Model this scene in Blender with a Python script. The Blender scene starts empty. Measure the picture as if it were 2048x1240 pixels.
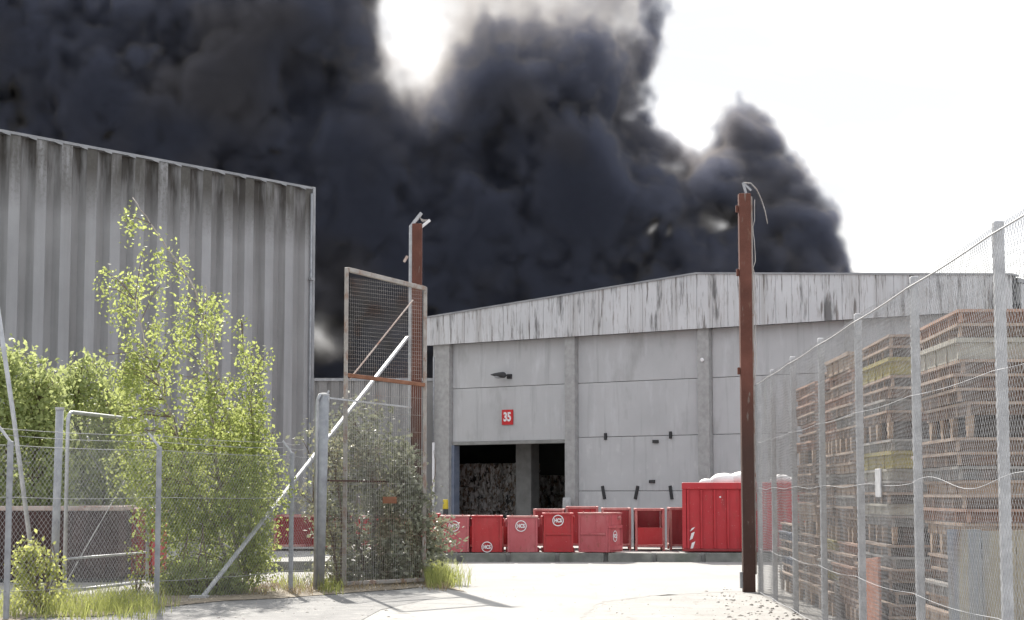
import bpy, bmesh, math, random
import numpy as np
from mathutils import Vector, Matrix
R = math.radians
sc = bpy.context.scene
col = sc.collection

# ------------------------------------------------------------------ camera
EYE = 1.65
F = 3800.0                       # focal length in photo pixels (2048 wide)
PITCH = math.atan(370.0 / F)
cam = bpy.data.cameras.new("camera")
cam.sensor_width = 36.0
cam.lens = 36.0 * F / 2048.0
cam.clip_start = 0.5
cam.clip_end = 3000.0
camo = bpy.data.objects.new("camera", cam)
col.objects.link(camo)
camo.location = (0, 0, EYE)
camo.rotation_euler = (math.pi / 2 + PITCH, 0, 0)
sc.camera = camo

# ------------------------------------------------------------------ world, sun, exposure
SUN_EL, SUN_AZ = R(38.5), R(-11.6)          # azimuth measured from +Y towards +X
world = bpy.data.worlds.new("World")
sc.world = world
world.use_nodes = True
wn = world.node_tree.nodes
wl = world.node_tree.links
bg = wn["Background"]
sky = wn.new("ShaderNodeTexSky")
sky.sky_type = 'NISHITA'
sky.sun_disc = False
sky.sun_elevation = SUN_EL
sky.sun_rotation = SUN_AZ
sky.air_density = 1.0
sky.dust_density = 2.5
sky.ozone_density = 1.0
# thin bright cloud sheet over the blue
tc = wn.new("ShaderNodeTexCoord")
mp = wn.new("ShaderNodeMapping"); mp.inputs['Scale'].default_value = (1.0, 1.0, 3.2)
wl.new(tc.outputs['Generated'], mp.inputs['Vector'])
cn = wn.new("ShaderNodeTexNoise"); cn.inputs['Scale'].default_value = 2.6; cn.inputs['Detail'].default_value = 7
cn.inputs['Roughness'].default_value = 0.55; cn.inputs['Distortion'].default_value = 0.6
wl.new(mp.outputs['Vector'], cn.inputs['Vector'])
cr = wn.new("ShaderNodeMapRange"); cr.inputs[1].default_value = 0.36; cr.inputs[2].default_value = 0.56
cr.inputs[3].default_value = 0.35; cr.inputs[4].default_value = 1.0
wl.new(cn.outputs['Fac'], cr.inputs[0])
mx = wn.new("ShaderNodeMix"); mx.data_type = 'RGBA'
wl.new(cr.outputs[0], mx.inputs[0])
wl.new(sky.outputs[0], mx.inputs[6])
mx.inputs[7].default_value = (6.4, 6.5, 6.7, 1)
c2n = wn.new("ShaderNodeTexNoise"); c2n.inputs['Scale'].default_value = 3.3; c2n.inputs['Detail'].default_value = 6; c2n.inputs['Distortion'].default_value = 0.8
m2n = wn.new("ShaderNodeMapping"); m2n.inputs['Scale'].default_value = (1.0, 1.0, 3.6); m2n.inputs['Location'].default_value = (3.1, 0.4, 0.0)
wl.new(tc.outputs['Generated'], m2n.inputs['Vector']); wl.new(m2n.outputs['Vector'], c2n.inputs['Vector'])
c2r = wn.new("ShaderNodeMapRange"); c2r.inputs[1].default_value = 0.40; c2r.inputs[2].default_value = 0.60; c2r.inputs[3].default_value = 0.66; c2r.inputs[4].default_value = 1.15
wl.new(c2n.outputs['Fac'], c2r.inputs[0])
vml = wn.new("ShaderNodeVectorMath"); vml.operation = 'SCALE'
wl.new(mx.outputs[2], vml.inputs[0]); wl.new(c2r.outputs[0], vml.inputs['Scale'])
wl.new(vml.outputs[0], bg.inputs['Color'])
bg.inputs['Strength'].default_value = 0.09

sun = bpy.data.lights.new("sun", 'SUN')
sun.energy = 3.5
sun.angle = R(0.53)
sun.color = (1.0, 0.95, 0.87)
suno = bpy.data.objects.new("sun", sun)
col.objects.link(suno)
sdir = Vector((math.sin(SUN_AZ) * math.cos(SUN_EL), math.cos(SUN_AZ) * math.cos(SUN_EL), math.sin(SUN_EL)))
suno.rotation_euler = sdir.to_track_quat('Z', 'Y').to_euler()
suno.location = sdir * 200

vs = sc.view_settings
vs.view_transform = 'Standard'
vs.look = 'None'
vs.exposure = 1.38
vs.gamma = 1.0
sc.render.use_motion_blur = False
cy = sc.cycles
cy.use_adaptive_sampling = True
cy.adaptive_threshold = 0.02
cy.use_denoising = True
cy.max_bounces = 7
cy.diffuse_bounces = 3
cy.glossy_bounces = 2
cy.transmission_bounces = 4
cy.transparent_max_bounces = 8
cy.volume_bounces = 1
cy.volume_step_rate = 1.0
cy.volume_max_steps = 128

# ------------------------------------------------------------------ pixel geometry
CAM = Vector((0, 0, EYE))
def ray(px, py):
    u, v = px - 1024.0, 620.0 - py
    c, s = math.cos(PITCH), math.sin(PITCH)
    return Vector((u, F * c - v * s, F * s + v * c))
def at(px, py, Y):                                   # the point of a photo pixel at depth Y
    d = ray(px, py)
    return CAM + d * (Y / d.y)
def gnd(px, py, z=0.0):                              # the point of a photo pixel on the ground
    d = ray(px, py)
    return CAM + d * ((z - EYE) / d.z)
def onplane(px, py, p0, n):                          # the point of a photo pixel on a plane
    d = ray(px, py)
    return CAM + d * ((Vector(p0) - CAM).dot(n) / d.dot(n))
# ------------------------------------------------------------------ object helpers
def tag(o, label=None, cat=None, group=None, kind=None):
    if label: o["label"] = label
    if cat: o["category"] = cat
    if group: o["group"] = group
    if kind: o["kind"] = kind
    return o
def empty(name, loc, label, cat, rz=0.0, group=None):
    o = bpy.data.objects.new(name, None)
    o.empty_display_size = 0.2
    col.objects.link(o)
    o.location = loc
    o.rotation_euler = (0, 0, rz)
    return tag(o, label, cat, group)
class MB:
    """collects shapes and links them as ONE mesh object"""
    def __init__(self): self.v, self.f = [], []
    def add(self, vs, fs):
        n = len(self.v); self.v += [tuple(q) for q in vs]; self.f += [tuple(i + n for i in q) for q in fs]; return self
    def box(self, a, b):
        (x0, y0, z0), (x1, y1, z1) = a, b
        return self.add([(x0, y0, z0), (x1, y0, z0), (x1, y1, z0), (x0, y1, z0), (x0, y0, z1), (x1, y0, z1), (x1, y1, z1), (x0, y1, z1)],
                        [(0, 3, 2, 1), (4, 5, 6, 7), (0, 1, 5, 4), (1, 2, 6, 5), (2, 3, 7, 6), (3, 0, 4, 7)])
    def frame(self, p, q, up=(0, 0, 1)):
        p, q = Vector(p), Vector(q); d = (q - p).normalized(); u = Vector(up)
        if abs(d.dot(u)) > 0.98: u = Vector((0, 1, 0))
        s = d.cross(u).normalized(); return p, q, s, s.cross(d).normalized()
    def bar(self, p, q, w, h, up=(0, 0, 1)):
        p, q, s, u = self.frame(p, q, up); s *= w / 2; u *= h / 2
        return self.add([p - s - u, p + s - u, p + s + u, p - s + u, q - s - u, q + s - u, q + s + u, q - s + u],
                        [(0, 1, 2, 3), (7, 6, 5, 4), (0, 4, 5, 1), (1, 5, 6, 2), (2, 6, 7, 3), (3, 7, 4, 0)])
    def tube(self, pts, r, n=8, r2=None, cap=True):
        pts = [Vector(p) for p in pts]; m = len(pts); r2 = r if r2 is None else r2; base = len(self.v); ref = None
        for i, p in enumerate(pts):
            d = (pts[min(i + 1, m - 1)] - pts[max(i - 1, 0)]).normalized()
            if ref is None: ref = Vector((0, 0, 1)) if abs(d.z) < 0.9 else Vector((1, 0, 0))
            s = d.cross(ref).normalized(); u = s.cross(d).normalized(); ref = u
            rr = r + (r2 - r) * i / max(m - 1, 1)
            for k in range(n):
                a = 2 * math.pi * k / n; self.v.append(tuple(p + s * math.cos(a) * rr + u * math.sin(a) * rr))
        for i in range(m - 1):
            for k in range(n):
                a, b = base + i * n + k, base + i * n + (k + 1) % n
                self.f.append((a, b, b + n, a + n))
        if cap:
            self.f.append(tuple(base + k for k in reversed(range(n)))); self.f.append(tuple(base + (m - 1) * n + k for k in range(n)))
        return self
    def prism(self, pts, d):                        # planar polygon pts swept by the vector d
        n = len(pts); d = Vector(d); a = [Vector(p) for p in pts]
        return self.add(a + [p + d for p in a], [tuple(reversed(range(n))), tuple(range(n, 2 * n))] + [(k, (k + 1) % n, (k + 1) % n + n, k + n) for k in range(n)])
    def ball(self, c, r, sx=1, sy=1, sz=1, nu=12, nv=8, wob=0.0, rg=None):
        base = len(self.v)
        for j in range(nv + 1):
            t = math.pi * j / nv
            for i in range(nu):
                p = 2 * math.pi * i / nu; q = r * (1 + (rg.uniform(-wob, wob) if rg else 0))
                self.v.append((c[0] + q * sx * math.sin(t) * math.cos(p), c[1] + q * sy * math.sin(t) * math.sin(p), c[2] + q * sz * math.cos(t)))
        for j in range(nv):
            for i in range(nu):
                a, b = base + j * nu + i, base + j * nu + (i + 1) % nu
                self.f.append((a, a + nu, b + nu, b))
        return self
    def build(self, name, mat, parent=None, world=False, smooth=False, bevel=0.0, fix=True):
        me = bpy.data.meshes.new(name)
        off = Vector((0, 0, 0))
        if world and parent is not None: off = parent.location
        me.from_pydata([(x - off.x, y - off.y, z - off.z) for x, y, z in self.v], [], self.f)
        if fix:
            bm = bmesh.new(); bm.from_mesh(me); bmesh.ops.recalc_face_normals(bm, faces=bm.faces); bm.to_mesh(me); bm.free()
        if smooth: me.shade_smooth()
        o = bpy.data.objects.new(name, me); col.objects.link(o)
        me.materials.append(mat)
        if parent is not None: o.parent = parent
        if bevel:
            b = o.modifiers.new("edge", 'BEVEL'); b.width = bevel; b.segments = 2; b.limit_method = 'ANGLE'; b.angle_limit = R(40)
        return o
def np_mesh(name, v, f, mat, parent=None, attr=None, off=None):      # v (n,3), f (m,k) numpy arrays
    v = np.asarray(v, np.float32); f = np.asarray(f, np.int32)
    if off is not None: v = v - np.array(off, np.float32)
    me = bpy.data.meshes.new(name)
    k = f.shape[1]
    me.vertices.add(len(v)); me.vertices.foreach_set("co", v.ravel())
    me.loops.add(f.size); me.loops.foreach_set("vertex_index", f.ravel())
    me.polygons.add(len(f)); me.polygons.foreach_set("loop_start", np.arange(0, f.size, k, dtype=np.int32))
    me.polygons.foreach_set("loop_total", np.full(len(f), k, np.int32))
    if attr is not None:
        a = me.attributes.new("var", 'FLOAT', 'POINT'); a.data.foreach_set("value", np.asarray(attr, np.float32))
    me.update(calc_edges=True); me.validate()
    o = bpy.data.objects.new(name, me); col.objects.link(o); me.materials.append(mat)
    if parent is not None: o.parent = parent
    return o
def copy_tree(o, parent=None):
    kids = [c for c in bpy.data.objects if c.parent == o]
    c = o.copy(); col.objects.link(c)
    if parent is not None: c.parent = parent
    for k in kids: copy_tree(k, c)
    return c

# ------------------------------------------------------------------ materials
def mat(name, c1, c2, scale=2.0, detail=6, lo=0.35, hi=0.65, rough=0.85, metal=0.0, bump=0.15, bscale=None, layers=(), spec=0.3, stretch=(1, 1, 1), transl=None):
    """c1..c2 mixed by noise; layers = (colour, noise scale, (sx,sy,sz), lo, hi, amount, (z0,z1) or None)"""
    m = bpy.data.materials.new(name); m.use_nodes = True
    nt = m.node_tree; nt.nodes.clear(); N, L = nt.nodes.new, nt.links.new
    out = N("ShaderNodeOutputMaterial"); p = N("ShaderNodeBsdfPrincipled")
    tcn = N("ShaderNodeTexCoord"); oi = N("ShaderNodeObjectInfo")
    jit = N("ShaderNodeVectorMath"); jit.operation = 'MULTIPLY_ADD'       # shifts the pattern from object to object
    cmb = N("ShaderNodeCombineXYZ"); L(oi.outputs['Random'], cmb.inputs[0]); L(oi.outputs['Random'], cmb.inputs[1])
    jit.inputs[1].default_value = (37.0, 53.0, 0.0); L(cmb.outputs[0], jit.inputs[0]); L(tcn.outputs['Object'], jit.inputs[2])
    def noise(sc_, det, st, rg=0.6):
        mpn = N("ShaderNodeMapping"); mpn.inputs['Scale'].default_value = st; L(jit.outputs[0], mpn.inputs['Vector'])
        n = N("ShaderNodeTexNoise"); n.inputs['Scale'].default_value = sc_; n.inputs['Detail'].default_value = det; n.inputs['Roughness'].default_value = rg
        L(mpn.outputs[0], n.inputs['Vector']); return n
    def rng_(src, a, b, c=0.0, d=1.0):
        r = N("ShaderNodeMapRange"); r.inputs[1].default_value = a; r.inputs[2].default_value = b; r.inputs[3].default_value = c; r.inputs[4].default_value = d
        L(src, r.inputs[0]); return r.outputs[0]
    def mixc(fac, a, b):
        x = N("ShaderNodeMix"); x.data_type = 'RGBA'; L(fac, x.inputs[0])
        if hasattr(a, 'node'): L(a, x.inputs[6])
        else: x.inputs[6].default_value = (*a, 1)
        if hasattr(b, 'node'): L(b, x.inputs[7])
        else: x.inputs[7].default_value = (*b, 1)
        return x.outputs[2]
    c = mixc(rng_(noise(scale, detail, stretch).outputs['Fac'], lo, hi), c1, c2)
    for (lc, ls, lst, a, b, amt, zr) in layers:
        f = rng_(noise(ls, 5, lst).outputs['Fac'], a, b, 0.0, amt)
        if zr:
            sx = N("ShaderNodeSeparateXYZ"); L(tcn.outputs['Object'], sx.inputs[0])
            w = rng_(sx.outputs[2], zr[0], zr[1]); mm = N("ShaderNodeMath"); mm.operation = 'MULTIPLY'; L(f, mm.inputs[0]); L(w, mm.inputs[1]); f = mm.outputs[0]
        c = mixc(f, c, lc)
    L(c, p.inputs['Base Color'])
    p.inputs['Metallic'].default_value = metal; p.inputs['Specular IOR Level'].default_value = spec
    rr = rng_(noise((bscale or scale) * 1.7, 3, stretch).outputs['Fac'], 0.3, 0.7, max(rough - 0.12, 0.05), min(rough + 0.1, 1.0)); L(rr, p.inputs['Roughness'])
    if bump:
        bn = N("ShaderNodeBump"); bn.inputs['Strength'].default_value = bump; bn.inputs['Distance'].default_value = 0.02
        L(noise(bscale or scale * 6, 6, stretch).outputs['Fac'], bn.inputs['Height']); L(bn.outputs[0], p.inputs['Normal'])
    L(p.outputs[0], out.inputs['Surface'])
    return m
def leaf_mat(name, c1, c2, tcol, tr=0.5, gloss=0.35):
    m = bpy.data.materials.new(name); m.use_nodes = True
    nt = m.node_tree; nt.nodes.clear(); N, L = nt.nodes.new, nt.links.new
    out = N("ShaderNodeOutputMaterial"); p = N("ShaderNodeBsdfPrincipled"); t = N("ShaderNodeBsdfTranslucent"); mx_ = N("ShaderNodeMixShader")
    a = N("ShaderNodeAttribute"); a.attribute_name = "var"
    x = N("ShaderNodeMix"); x.data_type = 'RGBA'; L(a.outputs['Fac'], x.inputs[0]); x.inputs[6].default_value = (*c1, 1); x.inputs[7].default_value = (*c2, 1)
    L(x.outputs[2], p.inputs['Base Color']); p.inputs['Roughness'].default_value = 0.5; p.inputs['Specular IOR Level'].default_value = gloss
    x2 = N("ShaderNodeMix"); x2.data_type = 'RGBA'; x2.blend_type = 'MULTIPLY'; x2.inputs[0].default_value = 0.0
    y = N("ShaderNodeMix"); y.data_type = 'RGBA'; L(a.outputs['Fac'], y.inputs[0]); y.inputs[6].default_value = (*[q * 0.7 for q in tcol], 1); y.inputs[7].default_value = (*tcol, 1)
    L(y.outputs[2], t.inputs['Color']); mx_.inputs[0].default_value = tr
    L(p.outputs[0], mx_.inputs[1]); L(t.outputs[0], mx_.inputs[2]); L(mx_.outputs[0], out.inputs['Surface'])
    return m
M = {}
M['yard'] = mat("yard_concrete", (0.275, 0.269, 0.256), (0.335, 0.329, 0.315), 0.35, 8, 0.3, 0.7, 0.95, bump=0.2, bscale=25, layers=[((0.27, 0.255, 0.235), 1.3, (1, .25, 1), 0.54, 0.70, 0.6, None), ((0.20, 0.19, 0.175), 2.2, (1, .1, 1), 0.62, 0.70, 0.5, None), ((0.30, 0.27, 0.22), 14, (1, 1, 1), 0.66, 0.74, 0.5, None)])
M['earth'] = mat("sandy_ground", (0.265, 0.257, 0.243), (0.345, 0.337, 0.322), 0.8, 9, 0.3, 0.7, 0.95, bump=0.5, bscale=18, layers=[((0.17, 0.145, 0.12), 5, (1, .5, 1), 0.57, 0.70, 0.65, None), ((0.42, 0.40, 0.36), 22, (1, 1, 1), 0.6, 0.7, 0.5, None)])
M['tarmac'] = mat("old_tarmac", (0.15, 0.148, 0.146), (0.24, 0.236, 0.23), 1.2, 9, 0.3, 0.7, 0.92, bump=0.4, bscale=30, layers=[((0.33, 0.32, 0.30), 3, (1, 1, 1), 0.54, 0.7, 0.7, None)])
M['soil'] = mat("dry_soil", (0.16, 0.13, 0.10), (0.30, 0.26, 0.20), 3, 8, 0.3, 0.7, 0.95, bump=0.8, bscale=20, layers=[((0.42, 0.38, 0.30), 9, (1, 1, 1), 0.55, 0.7, 0.6, None)])
M['kerb'] = mat("kerb_concrete", (0.15, 0.15, 0.14), (0.24, 0.24, 0.22), 2.5, 7, bump=0.4, layers=[((0.10, 0.12, 0.09), 1.3, (1, 1, 1), 0.5, 0.7, 0.7, None)])
M['panel'] = mat("precast_panel", (0.43, 0.433, 0.440), (0.495, 0.498, 0.506), 0.7, 7, 0.3, 0.7, 0.8, bump=0.12, bscale=9, layers=[((0.62, 0.63, 0.65), 2.2, (1, 1, 0.25), 0.56, 0.75, 0.55, None), ((0.30, 0.30, 0.305), 4.5, (1, 1, 0.06), 0.55, 0.72, 0.55, None), ((0.25, 0.245, 0.24), 1.1, (1, 1, 0.4), 0.58, 0.72, 0.45, None), ((0.55, 0.55, 0.55), 30, (1, 1, 1), 0.70, 0.76, 0.4, None)])
M['panel_light'] = mat("precast_panel_scuffed", (0.44, 0.443, 0.45), (0.50, 0.503, 0.511), 0.9, 7, 0.3, 0.7, 0.8, bump=0.12, bscale=9, layers=[((0.60, 0.60, 0.60), 3.0, (1, 1, 0.6), 0.58, 0.72, 0.6, None), ((0.30, 0.30, 0.305), 4.5, (1, 1, 0.08), 0.55, 0.72, 0.5, None)])
M['pilaster'] = mat("rough_pilaster", (0.32, 0.318, 0.315), (0.41, 0.408, 0.405), 6, 8, bump=0.35, bscale=26)
M['fascia'] = mat("fascia_sheet", (0.50, 0.503, 0.515), (0.61, 0.613, 0.625), 0.6, 6, 0.3, 0.7, 0.55, bump=0.05, bscale=3, layers=[((0.40, 0.39, 0.385), 4.0, (1, 1, 0.02), 0.50, 0.66, 0.7, None), ((0.05, 0.047, 0.045), 1.7, (1.6, 1, 0.22), 0.575, 0.66, 0.78, None), ((0.13, 0.115, 0.105), 6.5, (1.6, 1, 0.12), 0.575, 0.66, 0.85, None), ((0.25, 0.22, 0.20), 15, (1, 1, 0.12), 0.56, 0.68, 0.6, None)])
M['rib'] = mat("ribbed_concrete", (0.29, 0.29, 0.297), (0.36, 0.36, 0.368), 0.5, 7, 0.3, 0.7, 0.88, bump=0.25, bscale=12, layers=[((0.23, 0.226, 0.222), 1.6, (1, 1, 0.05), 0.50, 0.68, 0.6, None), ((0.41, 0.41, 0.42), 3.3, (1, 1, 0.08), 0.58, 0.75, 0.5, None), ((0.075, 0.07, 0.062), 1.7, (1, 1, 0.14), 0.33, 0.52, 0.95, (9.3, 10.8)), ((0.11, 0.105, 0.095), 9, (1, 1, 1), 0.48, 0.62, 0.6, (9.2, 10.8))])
M['rib_recess'] = mat("ribbed_concrete_dark", (0.235, 0.233, 0.235), (0.30, 0.298, 0.30), 0.5, 7, 0.3, 0.7, 0.9, bump=0.35, bscale=14, layers=[((0.14, 0.138, 0.135), 2.3, (1, 1, 0.05), 0.52, 0.72, 0.6, None), ((0.34, 0.335, 0.335), 2.3, (1, 1, 0.06), 0.60, 0.74, 0.6, None), ((0.055, 0.05, 0.045), 2.1, (1, 1, 0.14), 0.34, 0.54, 0.95, (9.2, 10.7))])  # darker concrete for recesses and one rib flank, stained near the top
M['galv'] = mat("galvanised_steel", (0.36, 0.368, 0.385), (0.50, 0.508, 0.525), 7, 5, 0.35, 0.65, 0.5, 0.35, 0.08, layers=[((0.36, 0.36, 0.37), 30, (1, 1, 1), 0.55, 0.65, 0.5, None)], spec=0.5)
M['fence_grey'] = mat("dull_zinc_post", (0.36, 0.365, 0.38), (0.52, 0.525, 0.54), 9, 6, rough=0.6, metal=0.2, bump=0.12, layers=[((0.52, 0.52, 0.53), 22, (1, 1, 0.6), 0.58, 0.66, 0.6, None)])
M['wire'] = mat("galvanised_wire", (0.26, 0.263, 0.273), (0.37, 0.374, 0.385), 9, 3, rough=0.5, metal=0.3, bump=0, spec=0.5)
M['old_wire'] = mat("dull_wire", (0.36, 0.345, 0.335), (0.50, 0.475, 0.45), 3, 4, rough=0.6, metal=0.2, bump=0, layers=[((0.26, 0.13, 0.07), 1.5, (1, 1, 1), 0.52, 0.66, 0.7, None)])
M['grey_post'] = mat("weathered_post", (0.27, 0.28, 0.30), (0.38, 0.39, 0.41), 6, 6, rough=0.6, metal=0.2, bump=0.15)
M['rust'] = mat("rusty_steel", (0.095, 0.038, 0.028), (0.155, 0.062, 0.046), 2.2, 8, 0.3, 0.7, 0.85, bump=0.35, bscale=30, layers=[((0.22, 0.14, 0.10), 12, (1, 1, 0.4), 0.62, 0.74, 0.5, None), ((0.06, 0.03, 0.025), 1.4, (1, 1, 0.3), 0.55, 0.75, 0.6, None), ((0.055, 0.036, 0.031), 0.4, (1, 1, 0.2), 0.2, 0.45, 0.8, (3.6, 2.4)), ((0.20, 0.17, 0.15), 14, (1, 1, 0.25), 0.63, 0.70, 0.7, None)])  # one dark layer sets in towards the foot of the post
M['rust_light'] = mat("flaking_rail", (0.31, 0.285, 0.265), (0.40, 0.375, 0.35), 5, 7, rough=0.7, metal=0.1, bump=0.25, layers=[((0.25, 0.15, 0.11), 7, (1, 1, .5), 0.5, 0.64, 0.75, None), ((0.20, 0.08, 0.045), 9, (1, 1, .5), 0.62, 0.70, 0.8, None)])
M['rust_orange'] = mat("orange_rust_rail", (0.19, 0.085, 0.05), (0.27, 0.13, 0.08), 6, 7, rough=0.85, bump=0.3)
M['dark'] = mat("black_steel", (0.035, 0.035, 0.037), (0.055, 0.055, 0.058), 5, 4, rough=0.6, bump=0.05)
M['interior'] = mat("dim_interior", (0.035, 0.034, 0.034), (0.05, 0.049, 0.048), 1.5, 5, bump=0.05)  # near-black walls: the hall's dimness is put into the colour
M['column'] = mat("inner_column", (0.22, 0.22, 0.215), (0.30, 0.30, 0.29), 3, 6, bump=0.2)
M['jamb'] = mat("blue_steel_jamb", (0.17, 0.20, 0.27), (0.24, 0.27, 0.34), 4, 5, rough=0.5, metal=0.2, bump=0.05)
def red(name, a, b, fade, famt, rust=0.5):
    return mat(name, a, b, 1.6, 7, 0.3, 0.7, 0.55, bump=0.35, bscale=2.6, spec=0.35, layers=[(fade, 2.4, (1, 1, 0.5), 0.48, 0.72, famt, None), ((0.20, 0.07, 0.04), 11, (1, 1, 0.5), 0.59, 0.69, rust, None), ((0.13, 0.02, 0.02), 4, (1, 1, 0.15), 0.54, 0.72, 0.5, None), ((0.52, 0.30, 0.29), 17, (1, 1, 1.5), 0.66, 0.70, 0.55, None)])
M['red'] = red("red_paint", (0.37, 0.026, 0.031), (0.43, 0.037, 0.04), (0.44, 0.085, 0.09), 0.5)
M['red_faded'] = red("faded_red_paint", (0.42, 0.085, 0.095), (0.48, 0.125, 0.14), (0.50, 0.20, 0.20), 0.55)
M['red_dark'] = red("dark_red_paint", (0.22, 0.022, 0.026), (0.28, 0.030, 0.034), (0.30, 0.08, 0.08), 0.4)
M['red_box'] = red("container_red", (0.40, 0.025, 0.033), (0.455, 0.034, 0.041), (0.44, 0.06, 0.07), 0.35, 0.25)
M['red_rim'] = red("worn_red_rim", (0.40, 0.10, 0.10), (0.50, 0.22, 0.20), (0.55, 0.40, 0.36), 0.7, 0.6)
M['brown_box'] = mat("rusty_container", (0.045, 0.028, 0.026), (0.075, 0.040, 0.036), 1.4, 7, bump=0.2, layers=[((0.15, 0.06, 0.045), 3, (1, 1, 0.4), 0.58, 0.72, 0.5, None)])
M['rim_rust'] = mat("pale_rusty_rim", (0.42, 0.32, 0.28), (0.54, 0.46, 0.42), 4, 6, bump=0.2, layers=[((0.26, 0.11, 0.07), 5, (1, 1, 1), 0.55, 0.68, 0.8, None)])
M['white'] = mat("white_lettering", (0.72, 0.71, 0.72), (0.80, 0.79, 0.80), 12, 4, rough=0.5, bump=0)
M['sign_red'] = mat("sign_red", (0.50, 0.020, 0.024), (0.54, 0.026, 0.03), 3, 3, rough=0.4, bump=0)
M['bag'] = mat("white_sack", (0.70, 0.69, 0.67), (0.80, 0.79, 0.77), 3, 5, rough=0.6, bump=0.3, bscale=6)
M['yellow'] = mat("yellow_paint", (0.55, 0.43, 0.04), (0.62, 0.50, 0.07), 5, 4, rough=0.5, bump=0.05)
M['concrete'] = mat("plain_concrete", (0.36, 0.36, 0.36), (0.46, 0.46, 0.46), 5, 6, bump=0.2)
M['flash'] = mat("zinc_flashing", (0.22, 0.224, 0.235), (0.33, 0.334, 0.345), 1.5, 5, rough=0.55, metal=0.2, bump=0.06, spec=0.5)
M['bark'] = mat("birch_bark", (0.30, 0.26, 0.23), (0.46, 0.42, 0.38), 5, 6, bump=0.3, layers=[((0.06, 0.05, 0.045), 9, (1, 1, 3), 0.58, 0.66, 0.9, None)])
M['twig'] = mat("brown_twig", (0.13, 0.095, 0.075), (0.22, 0.17, 0.14), 8, 4, bump=0.2)
M['birch_leaf'] = leaf_mat("birch_leaf", (0.11, 0.16, 0.045), (0.33, 0.38, 0.13), (0.55, 0.61, 0.21), 0.5, 0.15)
M['shrub_leaf'] = leaf_mat("shrub_leaf", (0.17, 0.22, 0.09), (0.38, 0.42, 0.19), (0.56, 0.62, 0.26), 0.48, 0.15)
M['grey_leaf'] = leaf_mat("grey_leaf", (0.155, 0.168, 0.12), (0.40, 0.405, 0.33), (0.36, 0.38, 0.25), 0.28, 0.18)
M['pale_leaf'] = leaf_mat("pale_leaf", (0.22, 0.23, 0.13), (0.48, 0.44, 0.33), (0.44, 0.44, 0.26), 0.3, 0.4)
M['young_leaf'] = leaf_mat("young_leaf", (0.22, 0.26, 0.08), (0.40, 0.43, 0.15), (0.62, 0.65, 0.20), 0.5, 0.15)
M['grass'] = leaf_mat("grass_blade", (0.13, 0.185, 0.06), (0.33, 0.335, 0.14), (0.46, 0.49, 0.15), 0.5, 0.2)
M['straw'] = leaf_mat("dry_straw", (0.26, 0.19, 0.11), (0.46, 0.37, 0.24), (0.40, 0.32, 0.20), 0.3, 0.2)
def tray_mat(name, a, b, rust=0.6, pale=0.4):
    return mat(name, a, b, 3.0, 7, 0.3, 0.7, 0.8, bump=0.3, bscale=16, layers=[((0.22, 0.12, 0.085), 4.5, (1, 1, 1.5), 0.50, 0.66, rust * .8, None), ((0.45, 0.38, 0.32), 8, (1, 1, 2), 0.58, 0.7, pale, None), ((0.05, 0.045, 0.04), 5, (1, 1, 1), 0.6, 0.72, 0.5, None)])
M['tray_rust'] = tray_mat("tray_rust", (0.105, 0.075, 0.058), (0.18, 0.132, 0.104))
M['tray_red'] = tray_mat("tray_red_rust", (0.15, 0.08, 0.054), (0.235, 0.135, 0.096), 0.5, 0.3)
M['tray_grey'] = tray_mat("tray_grey", (0.15, 0.147, 0.14), (0.235, 0.23, 0.22), 0.5, 0.3)
M['tray_dark'] = tray_mat("tray_dark", (0.06, 0.052, 0.047), (0.10, 0.088, 0.08), 0.4, 0.15)
M['tray_tan'] = tray_mat("tray_tan", (0.30, 0.22, 0.155), (0.40, 0.30, 0.225), 0.4, 0.4)
M['tray_yellow'] = tray_mat("tray_yellow", (0.26, 0.22, 0.065), (0.36, 0.31, 0.11), 0.3, 0.3)
M['tray_white'] = tray_mat("tray_white", (0.34, 0.32, 0.27), (0.44, 0.42, 0.36), 0.4, 0.3)
M['tray_blue'] = tray_mat("tray_blue", (0.10, 0.12, 0.17), (0.16, 0.19, 0.25), 0.3, 0.3)
M['lip_rust'] = tray_mat("sunlit_rust_lip", (0.29, 0.215, 0.165), (0.42, 0.325, 0.26), 0.5, 0.6)  # lip tones lightened to carry the sunlight caught on the tray rims
M['lip_red'] = tray_mat("sunlit_red_lip", (0.33, 0.20, 0.145), (0.47, 0.31, 0.24), 0.5, 0.5)
M['lip_grey'] = tray_mat("sunlit_grey_lip", (0.26, 0.25, 0.235), (0.38, 0.365, 0.345), 0.5, 0.5)
M['board'] = mat("weathered_board", (0.27, 0.25, 0.205), (0.38, 0.34, 0.26), 1.6, 7, stretch=(1, 1, 0.2), bump=0.2, bscale=9, layers=[((0.16, 0.085, 0.035), 3.2, (1, 1, 0.10), 0.50, 0.60, 0.85, None), ((0.20, 0.255, 0.34), 2.4, (1, 1, 0.06), 0.53, 0.62, 0.85, None), ((0.10, 0.08, 0.06), 5, (1, 1, 0.25), 0.62, 0.72, 0.7, None)])
M['orange'] = mat("orange_plank", (0.34, 0.125, 0.07), (0.42, 0.19, 0.12), 4, 6, bump=0.15, layers=[((0.55, 0.36, 0.26), 9, (1, 1, 0.3), 0.6, 0.7, 0.6, None)])
M['stone'] = mat("loose_stone", (0.34, 0.31, 0.28), (0.52, 0.49, 0.45), 7, 5, bump=0.4)
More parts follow.
